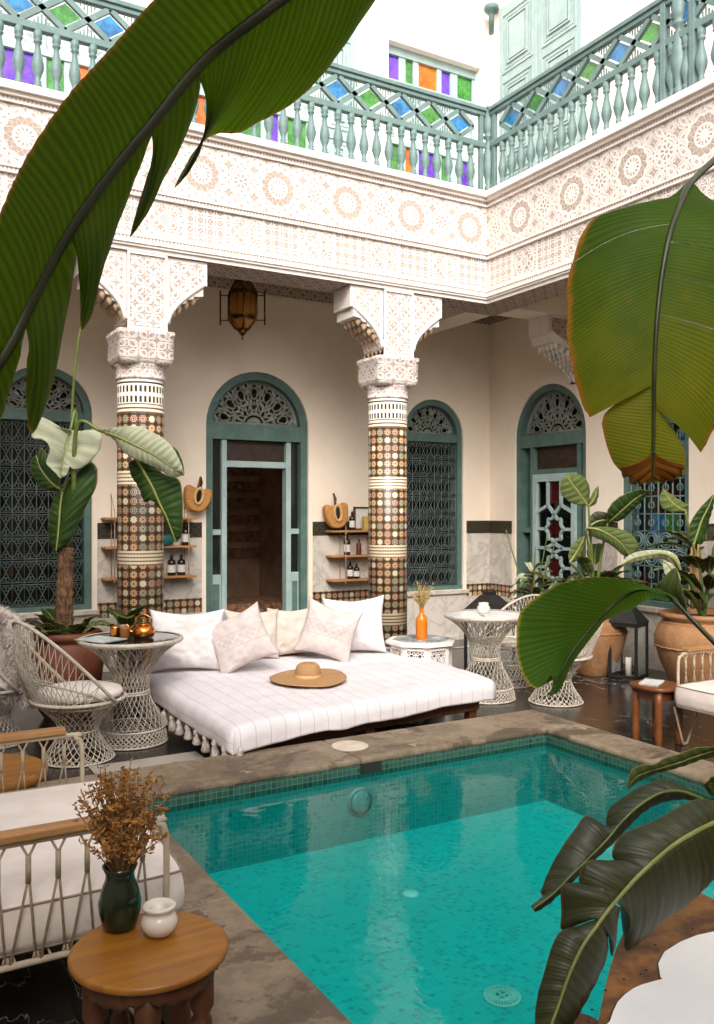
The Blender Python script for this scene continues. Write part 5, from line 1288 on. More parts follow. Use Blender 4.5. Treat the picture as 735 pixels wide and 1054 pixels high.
# inlaid table in the lower right foreground
tcx, tcy, tz = 1.5, 1.12, .58
t = thing('inlaid_table', 'brown wooden table with dotted border and lobed white inset, lower right corner', 'table', (tcx, tcy, 0))
outl = cr([(1.02, .95, 0), (1.08, 1.10, 0), (1.276, 1.257, 0), (1.459, 1.399, 0), (1.628, 1.51, 0), (1.808, 1.592, 0), (1.955, 1.632, 0)], 24)+cr([(1.965, 1.62, 0), (1.952, 1.5, 0), (1.94, 1.3, 0), (1.88, 1.05, 0), (1.72, .82, 0), (1.50, .68, 0), (1.25, .66, 0), (1.08, .76, 0), (1.02, .93, 0)], 30)
inn = [(v.x, v.y) for g in ([(1.16, 1.10), (1.19, 1.18), (1.235, 1.222), (1.298, 1.245)], [(1.298, 1.245), (1.363, 1.286), (1.431, 1.306), (1.477, 1.305), (1.515, 1.300)], [(1.517, 1.309), (1.558, 1.350), (1.612, 1.379), (1.68, 1.392), (1.742, 1.394), (1.798, 1.385), (1.84, 1.34), (1.852, 1.28), (1.835, 1.22)], [(1.83, 1.21), (1.845, 1.14), (1.81, 1.06), (1.745, 1.01)], [(1.738, 1.0), (1.735, .92), (1.66, .85), (1.56, .83), (1.50, .855)], [(1.49, .85), (1.44, .79), (1.34, .77), (1.25, .80), (1.215, .87)], [(1.21, .88), (1.15, .92), (1.13, 1.0), (1.155, 1.09)]) for v in cr([(*a_, 0) for a_ in g], 8)]
ic = Vector((1.5, 1.08, 0))
b = MB(); b.prism([(v.x, v.y) for v in outl], lambda a, c_, tt: Vector((a, c_, tt)), tz-.035, tz); b.build('tabletop', 'mottled', t)
b = MB(); b.prism([(ic.x+(x-ic.x)*1.014, ic.y+(y-ic.y)*1.018) for x, y in inn], lambda a, c_, tt: Vector((a, c_, tt)), tz+.0005, tz+.003); b.build('inset_outline', 'black_metal', t)
b = MB(); b.prism(inn, lambda a, c_, tt: Vector((a, c_, tt)), tz+.0035, tz+.006); b.build('lobed_inset', 'inset', t)
b = MB()
for k in range(0, len(inn), 2): x, y = inn[k]; d_ = Vector((x-ic.x, y-ic.y, 0)).normalized()*.042; b.lathe([(.0032, .0006), (.0032, .0018)], (x+d_.x, y+d_.y, tz), 8)
b.build('stud_dots', 'black_metal', t)
tcx, tcy = 1.5, 1.12
for k in range(4): a = 2*PI*k/4+.8; b = MB(); turned_leg(b, tcx+.30*math.cos(a), tcy+.28*math.sin(a), tz-.035, .04); b.build('leg', 'brown', t)

# ------------------------------------------------------------------ vase with dried branches, white pot
vx_, vy_, vz = .60, 2.30, .50
t = thing('green_vase', 'dark green glazed vase full of dried leafy branches on the round stool', 'vase', (vx_, vy_, vz))
MB().lathe([(.036, 0), (.043, .006), (.054, .045), (.056, .07), (.048, .105), (.038, .13), (.037, .145), (.046, .165), (.043, .165), (.034, .145), (.03, .12), (0, .10)], (vx_, vy_, vz+.001), 36, cap=False).build('vase_body', 'glaze', t)
st, lf = MB(), MB()
for k in range(105):
    a = rnd.random()*2*PI; sp = min(.10, abs(rnd.gauss(0, .050))+.01); h = rnd.uniform(.09, .30)*(1-.9*sp); p0 = Vector((vx_+rnd.gauss(0, .008), vy_+rnd.gauss(0, .008), vz+.12)); p3 = p0+Vector((sp*math.cos(a)*1.3, sp*math.sin(a)*1.3, h+.02)); p1 = p0.lerp(p3, .4)+Vector((rnd.gauss(0, .008), rnd.gauss(0, .008), .015)); p2 = p0.lerp(p3, .75)+Vector((rnd.gauss(0, .01), rnd.gauss(0, .01), .01))
    cv = cr([p0, p1, p2, p3], 10); st.tube(cv, [.0016]*6+[.0011]*5, 4, cap=False)
    for j in range(4, 11):
        for _ in range(3):
            q = cv[j]+Vector((rnd.gauss(0, .003), rnd.gauss(0, .003), rnd.gauss(0, .003))); d = Vector((rnd.gauss(0, 1), rnd.gauss(0, 1), rnd.gauss(.45, .7))).normalized(); L = rnd.uniform(.010, .024); s_ = d.cross(Vector((rnd.gauss(0, 1), rnd.gauss(0, 1), .2))).normalized()*L*rnd.uniform(.16, .3); up = d.cross(s_).normalized()*L*.18
            i0 = lf.add([q, q+d*L*.45+s_+up, q+d*L, q+d*L*.45-s_+up, q+d*L*.5]); lf.face((i0, i0+1, i0+4)); lf.face((i0+1, i0+2, i0+4)); lf.face((i0+2, i0+3, i0+4)); lf.face((i0+3, i0, i0+4))
st.build('branches', 'drystem', t, recalc=False); lf.build('dried_leaves', 'dry', t, recalc=False)
b = MB(); b.lathe([(a_*1.2, c_*1.12) for a_, c_ in [(.022, 0), (.028, .003), (.038, .018), (.040, .032), (.034, .046), (.028, .052), (.031, .057), (.036, .063), (.036, .067), (.030, .070), (.016, .060), (.012, .045), (0, .043)]], (.680, 2.215, .501), 40, cap=False)
tag(b.build('white_pot', 'ceramic'), 'small squat white ceramic pot beside the green vase on the stool', 'pot')

# ------------------------------------------------------------------ big pots
def jar(x, y, prof, label, mat, name='terracotta_jar', rope=None, grp='terracotta jars'):
    t = thing(name, label, 'plant pot', (x, y, 0), grp); n = 56
    MB().lathe(prof, (x, y, 0), n, cap=False).build('pot_body', mat, t)
    rt = max(p[1] for p in prof); rr = [p[0] for p in prof if p[1] == rt][0]
    MB().lathe([(0, rt-.05), (rr-.015, rt-.05)], (x, y, 0), 32, cap=False).build('soil', 'soil', t)
    if rope:
        b = MB()
        for r_, z in rope: b.tube([(x+r_*math.cos(2*PI*k/90), y+r_*math.sin(2*PI*k/90), z+.004*math.sin(k*2.1)) for k in range(90)], .012, 6, True)
        b.build('rope_ridge', mat, t)
    return t
jar(6.36, 5.02, [(.20, 0), (.27, .10), (.36, .30), (.405, .45), (.41, .52), (.37, .62), (.32, .67), (.36, .69), (.37, .715), (.35, .73), (.30, .73), (.29, .68), (.29, .60)], 'large weathered terracotta jar with rope ridges at the right edge', 'terra', rope=[(.40, .44), (.338, .645)])
jar(6.35, 6.30, [(.17, 0), (.22, .08), (.28, .25), (.315, .40), (.30, .52), (.25, .60), (.28, .62), (.29, .65), (.27, .66), (.23, .66), (.22, .60)], 'ochre terracotta jar half hidden behind the wire chair by the right door', 'terra', rope=[(.313, .42)])
jar(1.42, 7.02, [(.17, 0), (.21, .06), (.255, .24), (.275, .40), (.265, .50), (.235, .58), (.22, .60), (.26, .615), (.27, .65), (.255, .67), (.21, .67), (.20, .60)], 'reddish terracotta pot holding the banana palm at left', 'redterra')

# ------------------------------------------------------------------ leaves
def leafmesh(parent, mid, segs, mat, rib='stem_dark', ribr=(.006, .002), pleat=.0035, pitch=.03, droop=.05, solid=.0009, name='leaf', px=True, ragged=.0, wav=.012):
    """mid: (x,y,d) picture measurements turned to points, or world points when px=False.
       segs: (side, t0, t1, margin points, droop override)"""
    A = [at(*p) if px else Vector(p) for p in mid]; NM = 60; MC = cr(A, NM)
    def md(t): x = min(max(t, 0), 1)*NM; k = min(int(x), NM-1); return MC[k].lerp(MC[k+1], x-k)
    cum = [0]
    for p, q in zip(MC, MC[1:]): cum.append(cum[-1]+(q-p).length)
    L = cum[-1]; la = lambda t: cum[min(NM, max(0, round(t*NM)))]
    def lal(t): x = min(max(t, 0), 1)*NM; k = min(int(x), NM-1); return cum[k]+(cum[k+1]-cum[k])*(x-k)
    dep = [p[2] for p in mid] if px else None
    view = (Vector((0, 0, H))-MC[NM//2]).normalized()
    root = MB()
    seed = rnd.random()*50
    for sg in segs:
        side, t0, t1, mp = sg[:4]; dd = sg[4] if len(sg) > 4 else droop
        E_ = []
        for k, p in enumerate(mp):
            if px:
                if len(p) == 3: d = p[2]
                else:
                    x = (t0+(t1-t0)*k/max(1, len(mp)-1))*(len(dep)-1); k2 = min(int(max(0, x)), len(dep)-2); d = dep[k2]+(dep[k2+1]-dep[k2])*(x-k2)+dd
                E_.append(at(p[0], p[1], d))
            else: E_.append(Vector(p))
        ns = max(10, int((lal(t1)-lal(t0))/max(L/90, .004))+10); nv = 10; EC = cr(E_, ns)
        vals = []
        for i in range(ns+1):
            s = i/ns; t = t0+(t1-t0)*s; m = md(t); e = EC[i]; W = e-m; row = []
            al = (md(min(1, t+.02))-md(max(0, t-.02))).normalized(); nrm = al.cross(W)
            nrm = nrm.normalized() if nrm.length > 1e-7 else view
            if nrm.dot(view) < 0: nrm = -nrm
            for j in range(nv+1):
                v = j/nv; lu = lal(t)
                off = pleat*math.sin(2*PI*lu/pitch+seed)*min(1, v*3)*(1-.3*v)+wav*noise.noise(Vector((lu*9+seed, v*1.5, side)))*v*L
                arch = .10*W.length*math.sin(PI*min(1, v*1.0))*1.0
                rg = noise.noise(Vector((lu*60, seed, 3)))*ragged*v**6
                row.append((m+W*(v+rg)+nrm*(off+arch), (lu, v)))
            vals.append(row)
        k = root.add([p for r in vals for p, _ in r])
        for i in range(ns):
            for j in range(nv):
                a = k+i*(nv+1)+j; root.face((a, a+nv+1, a+nv+2, a+1), [vals[i][j][1], vals[i+1][j][1], vals[i+1][j+1][1], vals[i][j+1][1]], True)
    o = root.build(name, mat, parent, recalc=False, solid=solid)
    b = MB(); b.tube([p+view*.001 for p in MC], [ribr[0]+(ribr[1]-ribr[0])*i/NM for i in range(NM+1)], 8, flat=.8); b.build('midrib', rib, o)
    return o
def stalk(parent, pts, r, mat='stem', name='stalk'):
    b = MB(); P = cr(pts, 24); b.tube(P, [r[0]+(r[1]-r[0])*i/24 for i in range(25)], 10); return b.build(name, mat, parent)

# A: the great torn leaf across the upper left
z5 = 1.885
def q5(*l): return [(x/z5, y/z5)+tuple(r) for x, y, *r in l]
tA = thing('banana_plant', 'tall banana plant whose huge torn leaf crosses the upper left foreground', 'plant', (1.75, -.35, 0), 'banana plants')
midA = [(0-60, 372+72, 1.02), (0, 371, 1.03), (32, 308, 1.05), (69, 239, 1.07), (106, 186, 1.09), (154, 127, 1.11), (212, 58, 1.13), (286, 0, 1.15), (372, -62, 1.18), (470, -125, 1.22)]
segsA = [(1, .0, 1.0, [(-60, 400, 1.0), (-38, 300, .96), (0, 217, .95), (27, 164, .96), (69, 101, .98), (106, 58, 1.0), (159, 0, 1.02), (240, -66, 1.05), (350, -130, 1.1), (470, -128, 1.2)]),
  (-1, .645, 1.0, [(212, 112, 1.2), (203, 160, 1.22), (178, 194, 1.23), (193, 166, 1.24), (205, 150, 1.25), (223, 138, 1.26), (246, 137, 1.27), (265, 127, 1.28), (302, 106, 1.28), (339, 69, 1.28), (387, 0, 1.28), (440, -80, 1.28), (472, -125, 1.24)]),
  (-1, .555, .65, [(151, 178, 1.17), (141, 214, 1.18), (133, 244, 1.18), (150, 222, 1.2), (164, 192, 1.2), (178, 165, 1.2), (195, 128, 1.2), (204, 92, 1.18)]),
  (-1, .335, .553, [(80, 270, 1.10), (83, 318, 1.12), (84, 340, 1.12), (95, 325, 1.14), (100, 300, 1.15), (111, 262, 1.16), (125, 220, 1.16), (143, 172, 1.15), (155, 140, 1.13)]),
  (-1, .19, .333, [(28, 370, 1.06), (27, 420, 1.08), (32, 447, 1.08), (44, 425, 1.1), (57, 380, 1.12), (69, 315, 1.12), (78, 265, 1.12), (79, 240, 1.1)]),
  (-1, .0, .19, [(-50, 520, 1.03), (-12, 470, 1.05), (0, 438, 1.06), (12, 400, 1.07), (20, 370, 1.07), (25, 330, 1.07)])]
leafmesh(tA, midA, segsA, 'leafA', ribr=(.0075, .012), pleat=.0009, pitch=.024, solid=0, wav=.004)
top = at(470, -125, 1.22); stalk(tA, [(1.75, -.35, 0), (1.80, -.32, .9), (1.78, -.2, 1.8), (1.5, .2, 2.5), top], (.07, .012), 'stem')
b = MB(); b.lathe([(.14, 0), (.17, .04), (.20, .25), (.21, .30), (.19, .31), (.18, .27), (0, .26)], (1.75, -.35, 0), 40); b.build('pot', 'terra', tA)

# B: broad backlit leaf at the right
o3 = lambda *l: [(560+x/3.1, 160+y/3.1)+tuple(r) for x, y, *r in l]
tB = thing('banana_plant', 'banana plant at right holding the broad backlit leaf with browned tip', 'plant', (3.05, 1.1, 0), 'banana plants')
midB = o3((545, 14, 2.02), (500, 55, 1.95), (460, 100, 1.88), (430, 170, 1.84), (405, 240, 1.81), (385, 330, 1.79), (370, 430, 1.78), (358, 560, 1.77), (352, 700, 1.77), (350, 850, 1.78), (348, 1000, 1.79), (346, 1040, 1.80))
tb = [0, .09, .18, .27, .36, .45, .54, .63, .72, .81, .9, 1]
segsB = [(1, .17, .335, o3((450, 92), (418, 125), (380, 150), (345, 162), (300, 160), (250, 168), (205, 182), (160, 200), (125, 240), (105, 280), (89, 342)), .03),
  (1, .3355, .745, o3((87, 344), (80, 372), (74, 410), (75, 480), (75, 560), (82, 630), (92, 690), (108, 750), (126, 800), (146, 836)), .03),
  (1, .745, 1.0, o3((318, 742), (255, 775), (205, 812), (185, 845), (190, 890), (205, 940), (225, 985), (262, 1022), (300, 1040), (345, 1045)), .02),
  (-1, .16, .40, o3((478, 92), (505, 118), (535, 140), (600, 170), (680, 220), (740, 300), (762, 400)), .05),
  (-1, .4015, .50, o3((763, 405), (762, 450), (750, 520)), .05), (-1, .5015, .60, o3((749, 524), (735, 590), (715, 640)), .05),
  (-1, .6015, .79, o3((712, 645), (660, 740), (600, 810), (545, 868), (520, 915), (500, 948)), .05),
  (-1, .775, 1.0, o3((372, 822), (400, 850), (430, 900), (448, 945), (450, 985), (440, 1022), (405, 1035), (370, 1040), (348, 1044)), .02)]
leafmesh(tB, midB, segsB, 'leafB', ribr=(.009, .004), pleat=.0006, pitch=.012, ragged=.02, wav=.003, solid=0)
leafmesh(tB, o3((350, 945, 1.775), (348, 975, 1.78), (347, 1010, 1.785), (346, 1040, 1.79)), [(1, 0, 1, o3((290, 985), (262, 990), (242, 1000), (246, 1006), (252, 1030), (268, 1022), (276, 1052), (292, 1030), (305, 1058), (322, 1034), (334, 1050), (345, 1040)), .004),
  (-1, 0, 1, o3((385, 975), (412, 985), (436, 984), (450, 1002), (440, 1004), (442, 1030), (428, 1012), (412, 1046), (400, 1018), (382, 1050), (368, 1026), (350, 1042)), .004)], 'burnt', rib='stem_dark', ribr=(.004, .002), pleat=.0003, pitch=.02, wav=.02, solid=0, name='burnt_tip')
stalk(tB, [(3.05, 1.1, 0), (3.0, 1.15, .9), (2.9, 1.2, 1.8), (2.55, 1.25, 2.35), Vector(at(735.8, 164.5, 2.02))], (.06, .010), 'stem')
# C: arching leaf in front of the wire chair
o35 = lambda *l: [(500+x/3.098, 450+y/3.1)+tuple(r) for x, y, *r in l]
midC = o35((735, 662, 2.35), (660, 585, 2.38), (590, 512, 2.42), (530, 487, 2.45), (480, 490, 2.46), (430, 515, 2.46), (390, 550, 2.45), (350, 592, 2.44), (310, 640, 2.42), (270, 695, 2.40), (238, 755, 2.38), (210, 822, 2.37))
segsC = [(1, .16, 1.0, o35((600, 515), (560, 490), (520, 477), (480, 464), (430, 452), (380, 446), (330, 447), (280, 455), (230, 470), (185, 495), (150, 520), (120, 545), (103, 580), (98, 650), (102, 705), (115, 750), (135, 785), (160, 802), (185, 790), (205, 760), (215, 775), (203, 825)), -.05),
  (-1, .14, 1.0, o35((612, 505), (580, 520), (545, 515), (510, 520), (480, 540), (450, 555), (425, 562), (395, 578), (372, 585), (352, 612), (325, 648), (290, 695), (262, 735), (245, 775), (232, 805), (205, 826)), .09)]
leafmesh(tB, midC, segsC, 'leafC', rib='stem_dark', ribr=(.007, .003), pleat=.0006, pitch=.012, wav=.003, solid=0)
leafmesh(tB, o35((660, 590, 2.40), (610, 520, 2.42), (560, 490, 2.44), (540, 480, 2.45)), [(1, 0, 1, o35((640, 540), (615, 440), (598, 418), (540, 478)), -.02)], 'leafO', rib='stem', ribr=(.004, .002), pleat=.001, pitch=.02, wav=.004)
pc = at(500+735/3.098, 450+662/3.1, 2.35); stalk(tB, [(3.05, 1.1, .2), (2.98, 1.2, .7), (2.8, 1.22, .95), pc], (.035, .009), 'stem', 'petiole')
b = MB(); b.lathe([(.16, 0), (.2, .05), (.25, .3), (.26, .36), (.23, .37), (.22, .33), (0, .32)], (3.05, 1.1, 0), 40); b.build('pot', 'terra', tB)

# D: dark leaves over the pool, lower right
tD = thing('banana_plant', 'potted banana plant with dark glossy leaves over the lower right of the pool', 'plant', (2.62, .55, 0), 'banana plants')
o31 = lambda *l: [(500+x/3.128, 740+y/3.128)+tuple(r) for x, y, *r in l]
midD = o31((800, 318, 1.95), (735, 335, 1.92), (660, 372, 1.88), (600, 410, 1.86), (540, 460, 1.84), (485, 512, 1.82), (440, 562, 1.80), (395, 615, 1.78), (355, 670, 1.76), (310, 735, 1.74), (270, 820, 1.72), (235, 920, 1.70), (200, 1020, 1.68), (185, 1080, 1.67))
segsD = [(1, .0, .36, o31((790, 285), (735, 262), (680, 258), (620, 285), (560, 318), (500, 345), (440, 372), (412, 410), (412, 452), (470, 455)), .03),
  (1, .34, .52, o31((450, 455), (390, 455), (335, 455), (310, 475), (305, 525), (380, 530)), .02),
  (1, .44, .60, o31((420, 535), (330, 525), (260, 528), (242, 545), (243, 620), (243, 678), (300, 660), (370, 632)), .02),
  (1, .595, 1.0, o31((372, 640), (300, 665), (240, 685), (210, 740), (190, 810), (170, 880), (160, 950), (160, 1010), (168, 1060), (183, 1082)), .02),
  (-1, .0, .50, o31((850, 420), (790, 470), (735, 520), (690, 560), (640, 605), (580, 645), (530, 690), (480, 730), (450, 742), (440, 700), (432, 600)), .08),
  (-1, .51, .60, o31((432, 600), (425, 650), (418, 720), (405, 765), (398, 700)), .05),
  (-1, .59, 1.0, o31((395, 700), (392, 760), (365, 830), (330, 900), (295, 960), (265, 1010), (225, 1060), (187, 1084)), .04)]
leafmesh(tD, midD, segsD, 'leafD', rib='rib_pale', ribr=(.006, .0025), pleat=.0012, pitch=.034, wav=.006)
midD2 = o31((790, 300, 2.05), (735, 278, 2.05), (680, 250, 2.05), (620, 232, 2.04), (560, 240, 2.03), (500, 275, 2.01), (440, 330, 1.99), (385, 395, 1.97), (320, 460, 1.94), (270, 510, 1.92), (215, 565, 1.90), (152, 612, 1.88))
leafmesh(tD, midD2, [(1, .08, .56, o31((735, 265), (660, 235), (600, 202), (560, 198), (500, 218), (440, 255), (400, 290), (388, 325), (392, 352)), .02), (1, .57, 1.0, o31((392, 352), (325, 312), (290, 350), (250, 405), (215, 465), (195, 510), (178, 555), (182, 575), (150, 600), (152, 613)), .03),
   (-1, .06, 1.0, o31((770, 300), (700, 262), (650, 258), (600, 262), (550, 275), (500, 305), (455, 350), (410, 400), (350, 450), (300, 498), (240, 550), (190, 595), (153, 614)), .06)], 'leafD', rib='stem', ribr=(.004, .002), pleat=.001, pitch=.032, wav=.006)
midD3 = o31((800, 75, 2.2), (735, 100, 2.2), (680, 118, 2.19), (620, 140, 2.18), (570, 155, 2.17), (520, 170, 2.16), (480, 190, 2.15), (457, 222, 2.15))
leafmesh(tD, midD3, [(1, 0, 1, o31((800, 60), (735, 88), (680, 92), (620, 112), (570, 128), (545, 145), (490, 152), (465, 175), (455, 222)), -.02), (-1, 0, 1, o31((800, 100), (740, 122), (690, 132), (640, 150), (590, 165), (540, 178), (500, 195), (470, 215), (457, 224)), .04)], 'leafO', rib='rib_pale', ribr=(.005, .002), pleat=.001, wav=.004)
leafmesh(tD, o31((800, 260, 2.1), (760, 225, 2.1), (720, 205, 2.09), (705, 215, 2.08)), [(1, 0, 1, o31((800, 230), (760, 190), (720, 190), (702, 215)), -.02), (-1, 0, 1, o31((800, 280), (760, 255), (725, 248), (704, 218)), .02)], 'leafO', rib='rib_pale', ribr=(.004, .002), wav=.004)
for p in (o31((800, 318, 1.95)), o31((790, 300, 2.05)), o31((800, 75, 2.2)), o31((800, 260, 2.1))):
    e = at(*p[0]); stalk(tD, [(2.62, .55, .4), (2.5, .62, .8), (2.2, .85, e.z+.02), e], (.02, .007), 'stem', 'petiole')
b = MB(); b.lathe([(.16, 0), (.2, .05), (.25, .34), (.26, .42), (.23, .43), (.22, .39), (0, .38)], (2.62, .55, 0), 40); b.build('pot', 'terra', tD)

# palm in the left pot
tP = thing('banana_palm', 'young banana palm with four drooping pale and green leaves in the reddish pot', 'plant', (1.42, 7.02, .62))
b = MB(); tr_p = [(1.40, 6.98, .60), (1.385, 6.98, .8), (1.395, 6.98, 1.0), (1.40, 6.99, 1.2), (1.41, 7.0, 1.32)]
P_ = cr(tr_p, 30); b.tube(P_, [.078-.02*i/30+.008*math.sin(i*2.4) for i in range(31)], 14); b.build('trunk', 'trunk', tP)
d0 = 6.8
o28 = lambda *l: [(x/2.827, 430+y/2.827)+tuple(r) for x, y, *r in l]
cr_t = P_[-1]
def pal(mid, segs, mat, rib='rib_pale', **k): return leafmesh(tP, o28(*mid), [(s[0], s[1], s[2], o28(*s[3]))+tuple(s[4:]) for s in segs], mat, rib=rib, ribr=(.013, .005), pleat=.004, pitch=.05, solid=.003, wav=.01, **k)
pal([(205, 35, 6.7), (200, 60, 6.65), (190, 95, 6.6), (183, 130, 6.58), (176, 172, 6.56)], [(1, 0, 1, [(205, 35), (160, 25), (125, 0), (108, 10), (92, 55), (120, 60), (145, 85), (135, 130), (150, 148), (176, 176)], -.1), (-1, 0, 1, [(205, 35), (240, 40), (275, 35), (296, 50), (292, 90), (270, 120), (240, 145), (215, 150), (205, 140), (195, 165), (177, 176)], .0)], 'leafP')
pal([(172, 200, 6.78), (178, 240, 6.74), (185, 180, 6.72), (182, 215, 6.7), (176, 260, 6.68), (172, 310, 6.66), (168, 350, 6.65), (163, 388, 6.65)][3:], [(-1, 0, 1, [(200, 190), (225, 160), (262, 130), (283, 150), (280, 200), (262, 235), (240, 280), (225, 320), (205, 355), (165, 390)], .05), (1, 0, 1, [(180, 205), (160, 230), (148, 260), (142, 300), (140, 340), (150, 375), (163, 390)], .05)], 'leafG')
pal([(178, 210, 6.85), (150, 190, 6.88), (120, 150, 6.92), (105, 110, 6.95)], [(1, 0, 1, [(170, 215), (130, 205), (98, 175), (92, 130), (104, 108)], .03), (-1, 0, 1, [(180, 200), (165, 160), (140, 110), (120, 88), (106, 106)], .03)], 'leafG')
pal([(293, 38, 6.5), (330, 50, 6.46), (370, 68, 6.42), (410, 88, 6.4), (455, 112, 6.38), (500, 145, 6.4), (535, 165, 6.42)], [(1, 0, 1, [(293, 36), (340, 28), (400, 25), (440, 40), (475, 60), (505, 90), (525, 130), (536, 165)], -.03), (-1, 0, 1, [(293, 40), (330, 62), (350, 90), (390, 118), (430, 135), (465, 150), (500, 172), (534, 168)], .05)], 'leafP')
pal([(480, 85, 6.5), (505, 110, 6.52), (525, 140, 6.54), (535, 165, 6.56)], [(1, 0, 1, [(475, 80), (510, 88), (530, 125), (537, 165)], .0), (-1, 0, 1, [(470, 90), (480, 130), (505, 165), (533, 168)], .03)], 'leafG')
pal([(395, 120, 6.55), (420, 160, 6.55), (445, 205, 6.55), (465, 250, 6.56), (485, 290, 6.57), (500, 330, 6.58), (512, 362, 6.6)], [(1, 0, .62, [(375, 130), (380, 165), (400, 200), (420, 245), (440, 235), (455, 235)], .06), (1, .62, 1, [(470, 265), (480, 300), (495, 335), (510, 362)], .02), (-1, 0, 1, [(430, 130), (480, 165), (520, 180), (530, 220), (532, 290), (528, 340), (514, 363)], .03)], 'leafG')
e1 = at(*o28((205, 35, 6.7))[0]); e2 = at(*o28((182, 215, 6.7))[0]); e3 = at(*o28((178, 210, 6.85))[0]); e4 = at(*o28((293, 38, 6.5))[0]); e5 = at(*o28((395, 120, 6.55))[0])
stalk(tP, [cr_t, cr_t+Vector((.02, -.05, .25)), e1+Vector((.05, .05, .12)), e1], (.022, .012), 'stem', 'petiole')
stalk(tP, [cr_t, cr_t+Vector((.05, 0, .3)), e2+Vector((.06, .0, .1)), e2], (.022, .012), 'stem', 'petiole')
stalk(tP, [cr_t, cr_t+Vector((.0, .03, .3)), e3], (.02, .012), 'stem', 'petiole')
stalk(tP, [cr_t, cr_t+Vector((.03, -.1, .35)), e4+Vector((-.15, .1, .04)), e4], (.022, .013), 'stem', 'petiole')
stalk(tP, [e4, (e4+e5)/2+Vector((0, 0, .06)), e5], (.012, .010), 'stem', 'petiole')
# thin stem rising out of the crown into the great leaf's shade
stalk(tP, [cr_t, at(74, 500, 6.8), at(74, 430, 6.75), at(78, 370, 6.7), at(86, 320, 6.7)], (.014, .008), 'stem', 'young_shoot')

# procedural leaf for fillers : world space
def wleaf(parent, p0, direc, L, W, mat, droop=.5, roll=0., rib='rib_pale', pet=0.):
    d = Vector(direc).normalized(); p0 = Vector(p0); pts = []; n = 7; p = p0.copy(); dd = d.copy()
    for k in range(n+1): pts.append(p.copy()); p = p+dd*L/n; dd = (dd+Vector((0, 0, -droop/n))).normalized()
    side = d.cross(Vector((0, 0, 1))).normalized(); side = Matrix.Rotation(roll, 3, d) @ side
    mk = lambda s: [tuple(pts[min(n, int(t*n))].lerp(pts[min(n, int(t*n)+1)], t*n-int(t*n))+side*s*W/2*math.sin(PI*min(1, t*.93+.03))**.65*(1.12-.3*t)+Vector((0, 0, W*.10*math.sin(PI*t)))+Vector((0, 0, rnd.uniform(-.01, .01)))) for t in [i/9 for i in range(10)]]
    return leafmesh(parent, [tuple(q) for q in pts], [(1, 0, 1, mk(1)), (-1, 0, 1, mk(-1))], mat, rib=rib, ribr=(.008, .003), pleat=.003, pitch=.05, solid=.002, px=False, wav=.02)
t = thing('potted_foliage', 'low leafy plants around the foot of the banana palm', 'plant', (1.42, 7.02, .62))
for k in range(16):
    a = rnd.uniform(0, 2*PI); c0 = Vector((1.42+.13*math.cos(a), 7.02+.13*math.sin(a), .62)); wleaf(t, c0, (math.cos(a), math.sin(a)*.8, rnd.uniform(.5, 1.6)), rnd.uniform(.18, .36), rnd.uniform(.08, .14), ['leafG', 'leafD', 'leafO'][k % 3], droop=1.0)
t = thing('floor_plant', 'broad-leaved plant between the palm pot and the mosaic column', 'plant', (1.82, 6.80, 0))
stalk(t, [(1.82, 6.80, 0), (1.82, 6.8, .4), (1.84, 6.78, .72)], (.02, .012), 'stem')
for k, (a, e, L, W) in enumerate(((-.2, .5, .30, .16), (.9, .9, .28, .15), (3.0, .8, .28, .16), (-1.6, .3, .32, .17), (2.2, 1.4, .26, .13), (4.4, .9, .26, .15), (-1.0, 1.3, .30, .15))):
    wleaf(t, (1.83, 6.79, .60+.02*k), (math.cos(a), math.sin(a), e), L, W, ['leafG', 'leafD', 'leafO'][k % 3], droop=.9)
b = MB(); b.lathe([(.09, 0), (.12, .22), (.13, .24), (.11, .25), (.10, .22), (0, .21)], (1.82, 6.80, 0), 28); b.build('pot', 'redterra', t)

# plants in front of the right door and window
o37 = lambda *l: [(520+x/3.675, 470+y/3.675)+tuple(r) for x, y, *r in l]
tR = thing('strelitzia_plant', 'broad-leaved plant in the ochre jar between the right door and window', 'plant', (6.35, 6.30, .60))
def sl(mid, segs, mat, rib='rib_pale', par=tR, f=o37): return leafmesh(par, f(*mid), [(s[0], s[1], s[2], f(*s[3]))+tuple(s[4:]) for s in segs], mat, rib=rib, ribr=(.013, .006), pleat=.004, pitch=.06, solid=.003, wav=.012)
sl([(315, 188, 8.5), (295, 160, 8.48), (270, 125, 8.46), (245, 92, 8.44), (238, 66, 8.44)], [(1, 0, 1, [(312, 186), (265, 180), (225, 158), (208, 130), (212, 95), (236, 64)], .0), (-1, 0, 1, [(315, 184), (320, 150), (318, 110), (300, 80), (270, 66), (240, 63)], .05)], 'leafO')
sl([(315, 188, 8.5), (325, 175, 8.48), (340, 150, 8.47), (352, 112, 8.46)], [(1, 0, 1, [(315, 186), (318, 165), (335, 130), (351, 111)], .0), (-1, 0, 1, [(316, 190), (340, 180), (352, 150), (354, 112)], .03)], 'leafO')
sl([(388, 248, 8.6), (420, 222, 8.55), (450, 195, 8.52), (490, 160, 8.5), (540, 130, 8.5)], [(1, 0, 1, [(388, 246), (385, 210), (405, 175), (445, 145), (500, 125), (542, 128)], -.05), (-1, 0, 1, [(390, 250), (440, 240), (480, 205), (515, 170), (542, 132)], .05)], 'leafG')
sl([(305, 270, 8.45), (350, 275, 8.42), (400, 300, 8.4), (440, 330, 8.4), (470, 372, 8.4)], [(1, 0, 1, [(305, 268), (345, 265), (410, 268), (460, 285), (490, 310), (505, 345), (470, 374)], .0), (-1, 0, 1, [(305, 272), (330, 300), (370, 318), (405, 338), (425, 355), (445, 372), (468, 376)], .04)], 'leafO')
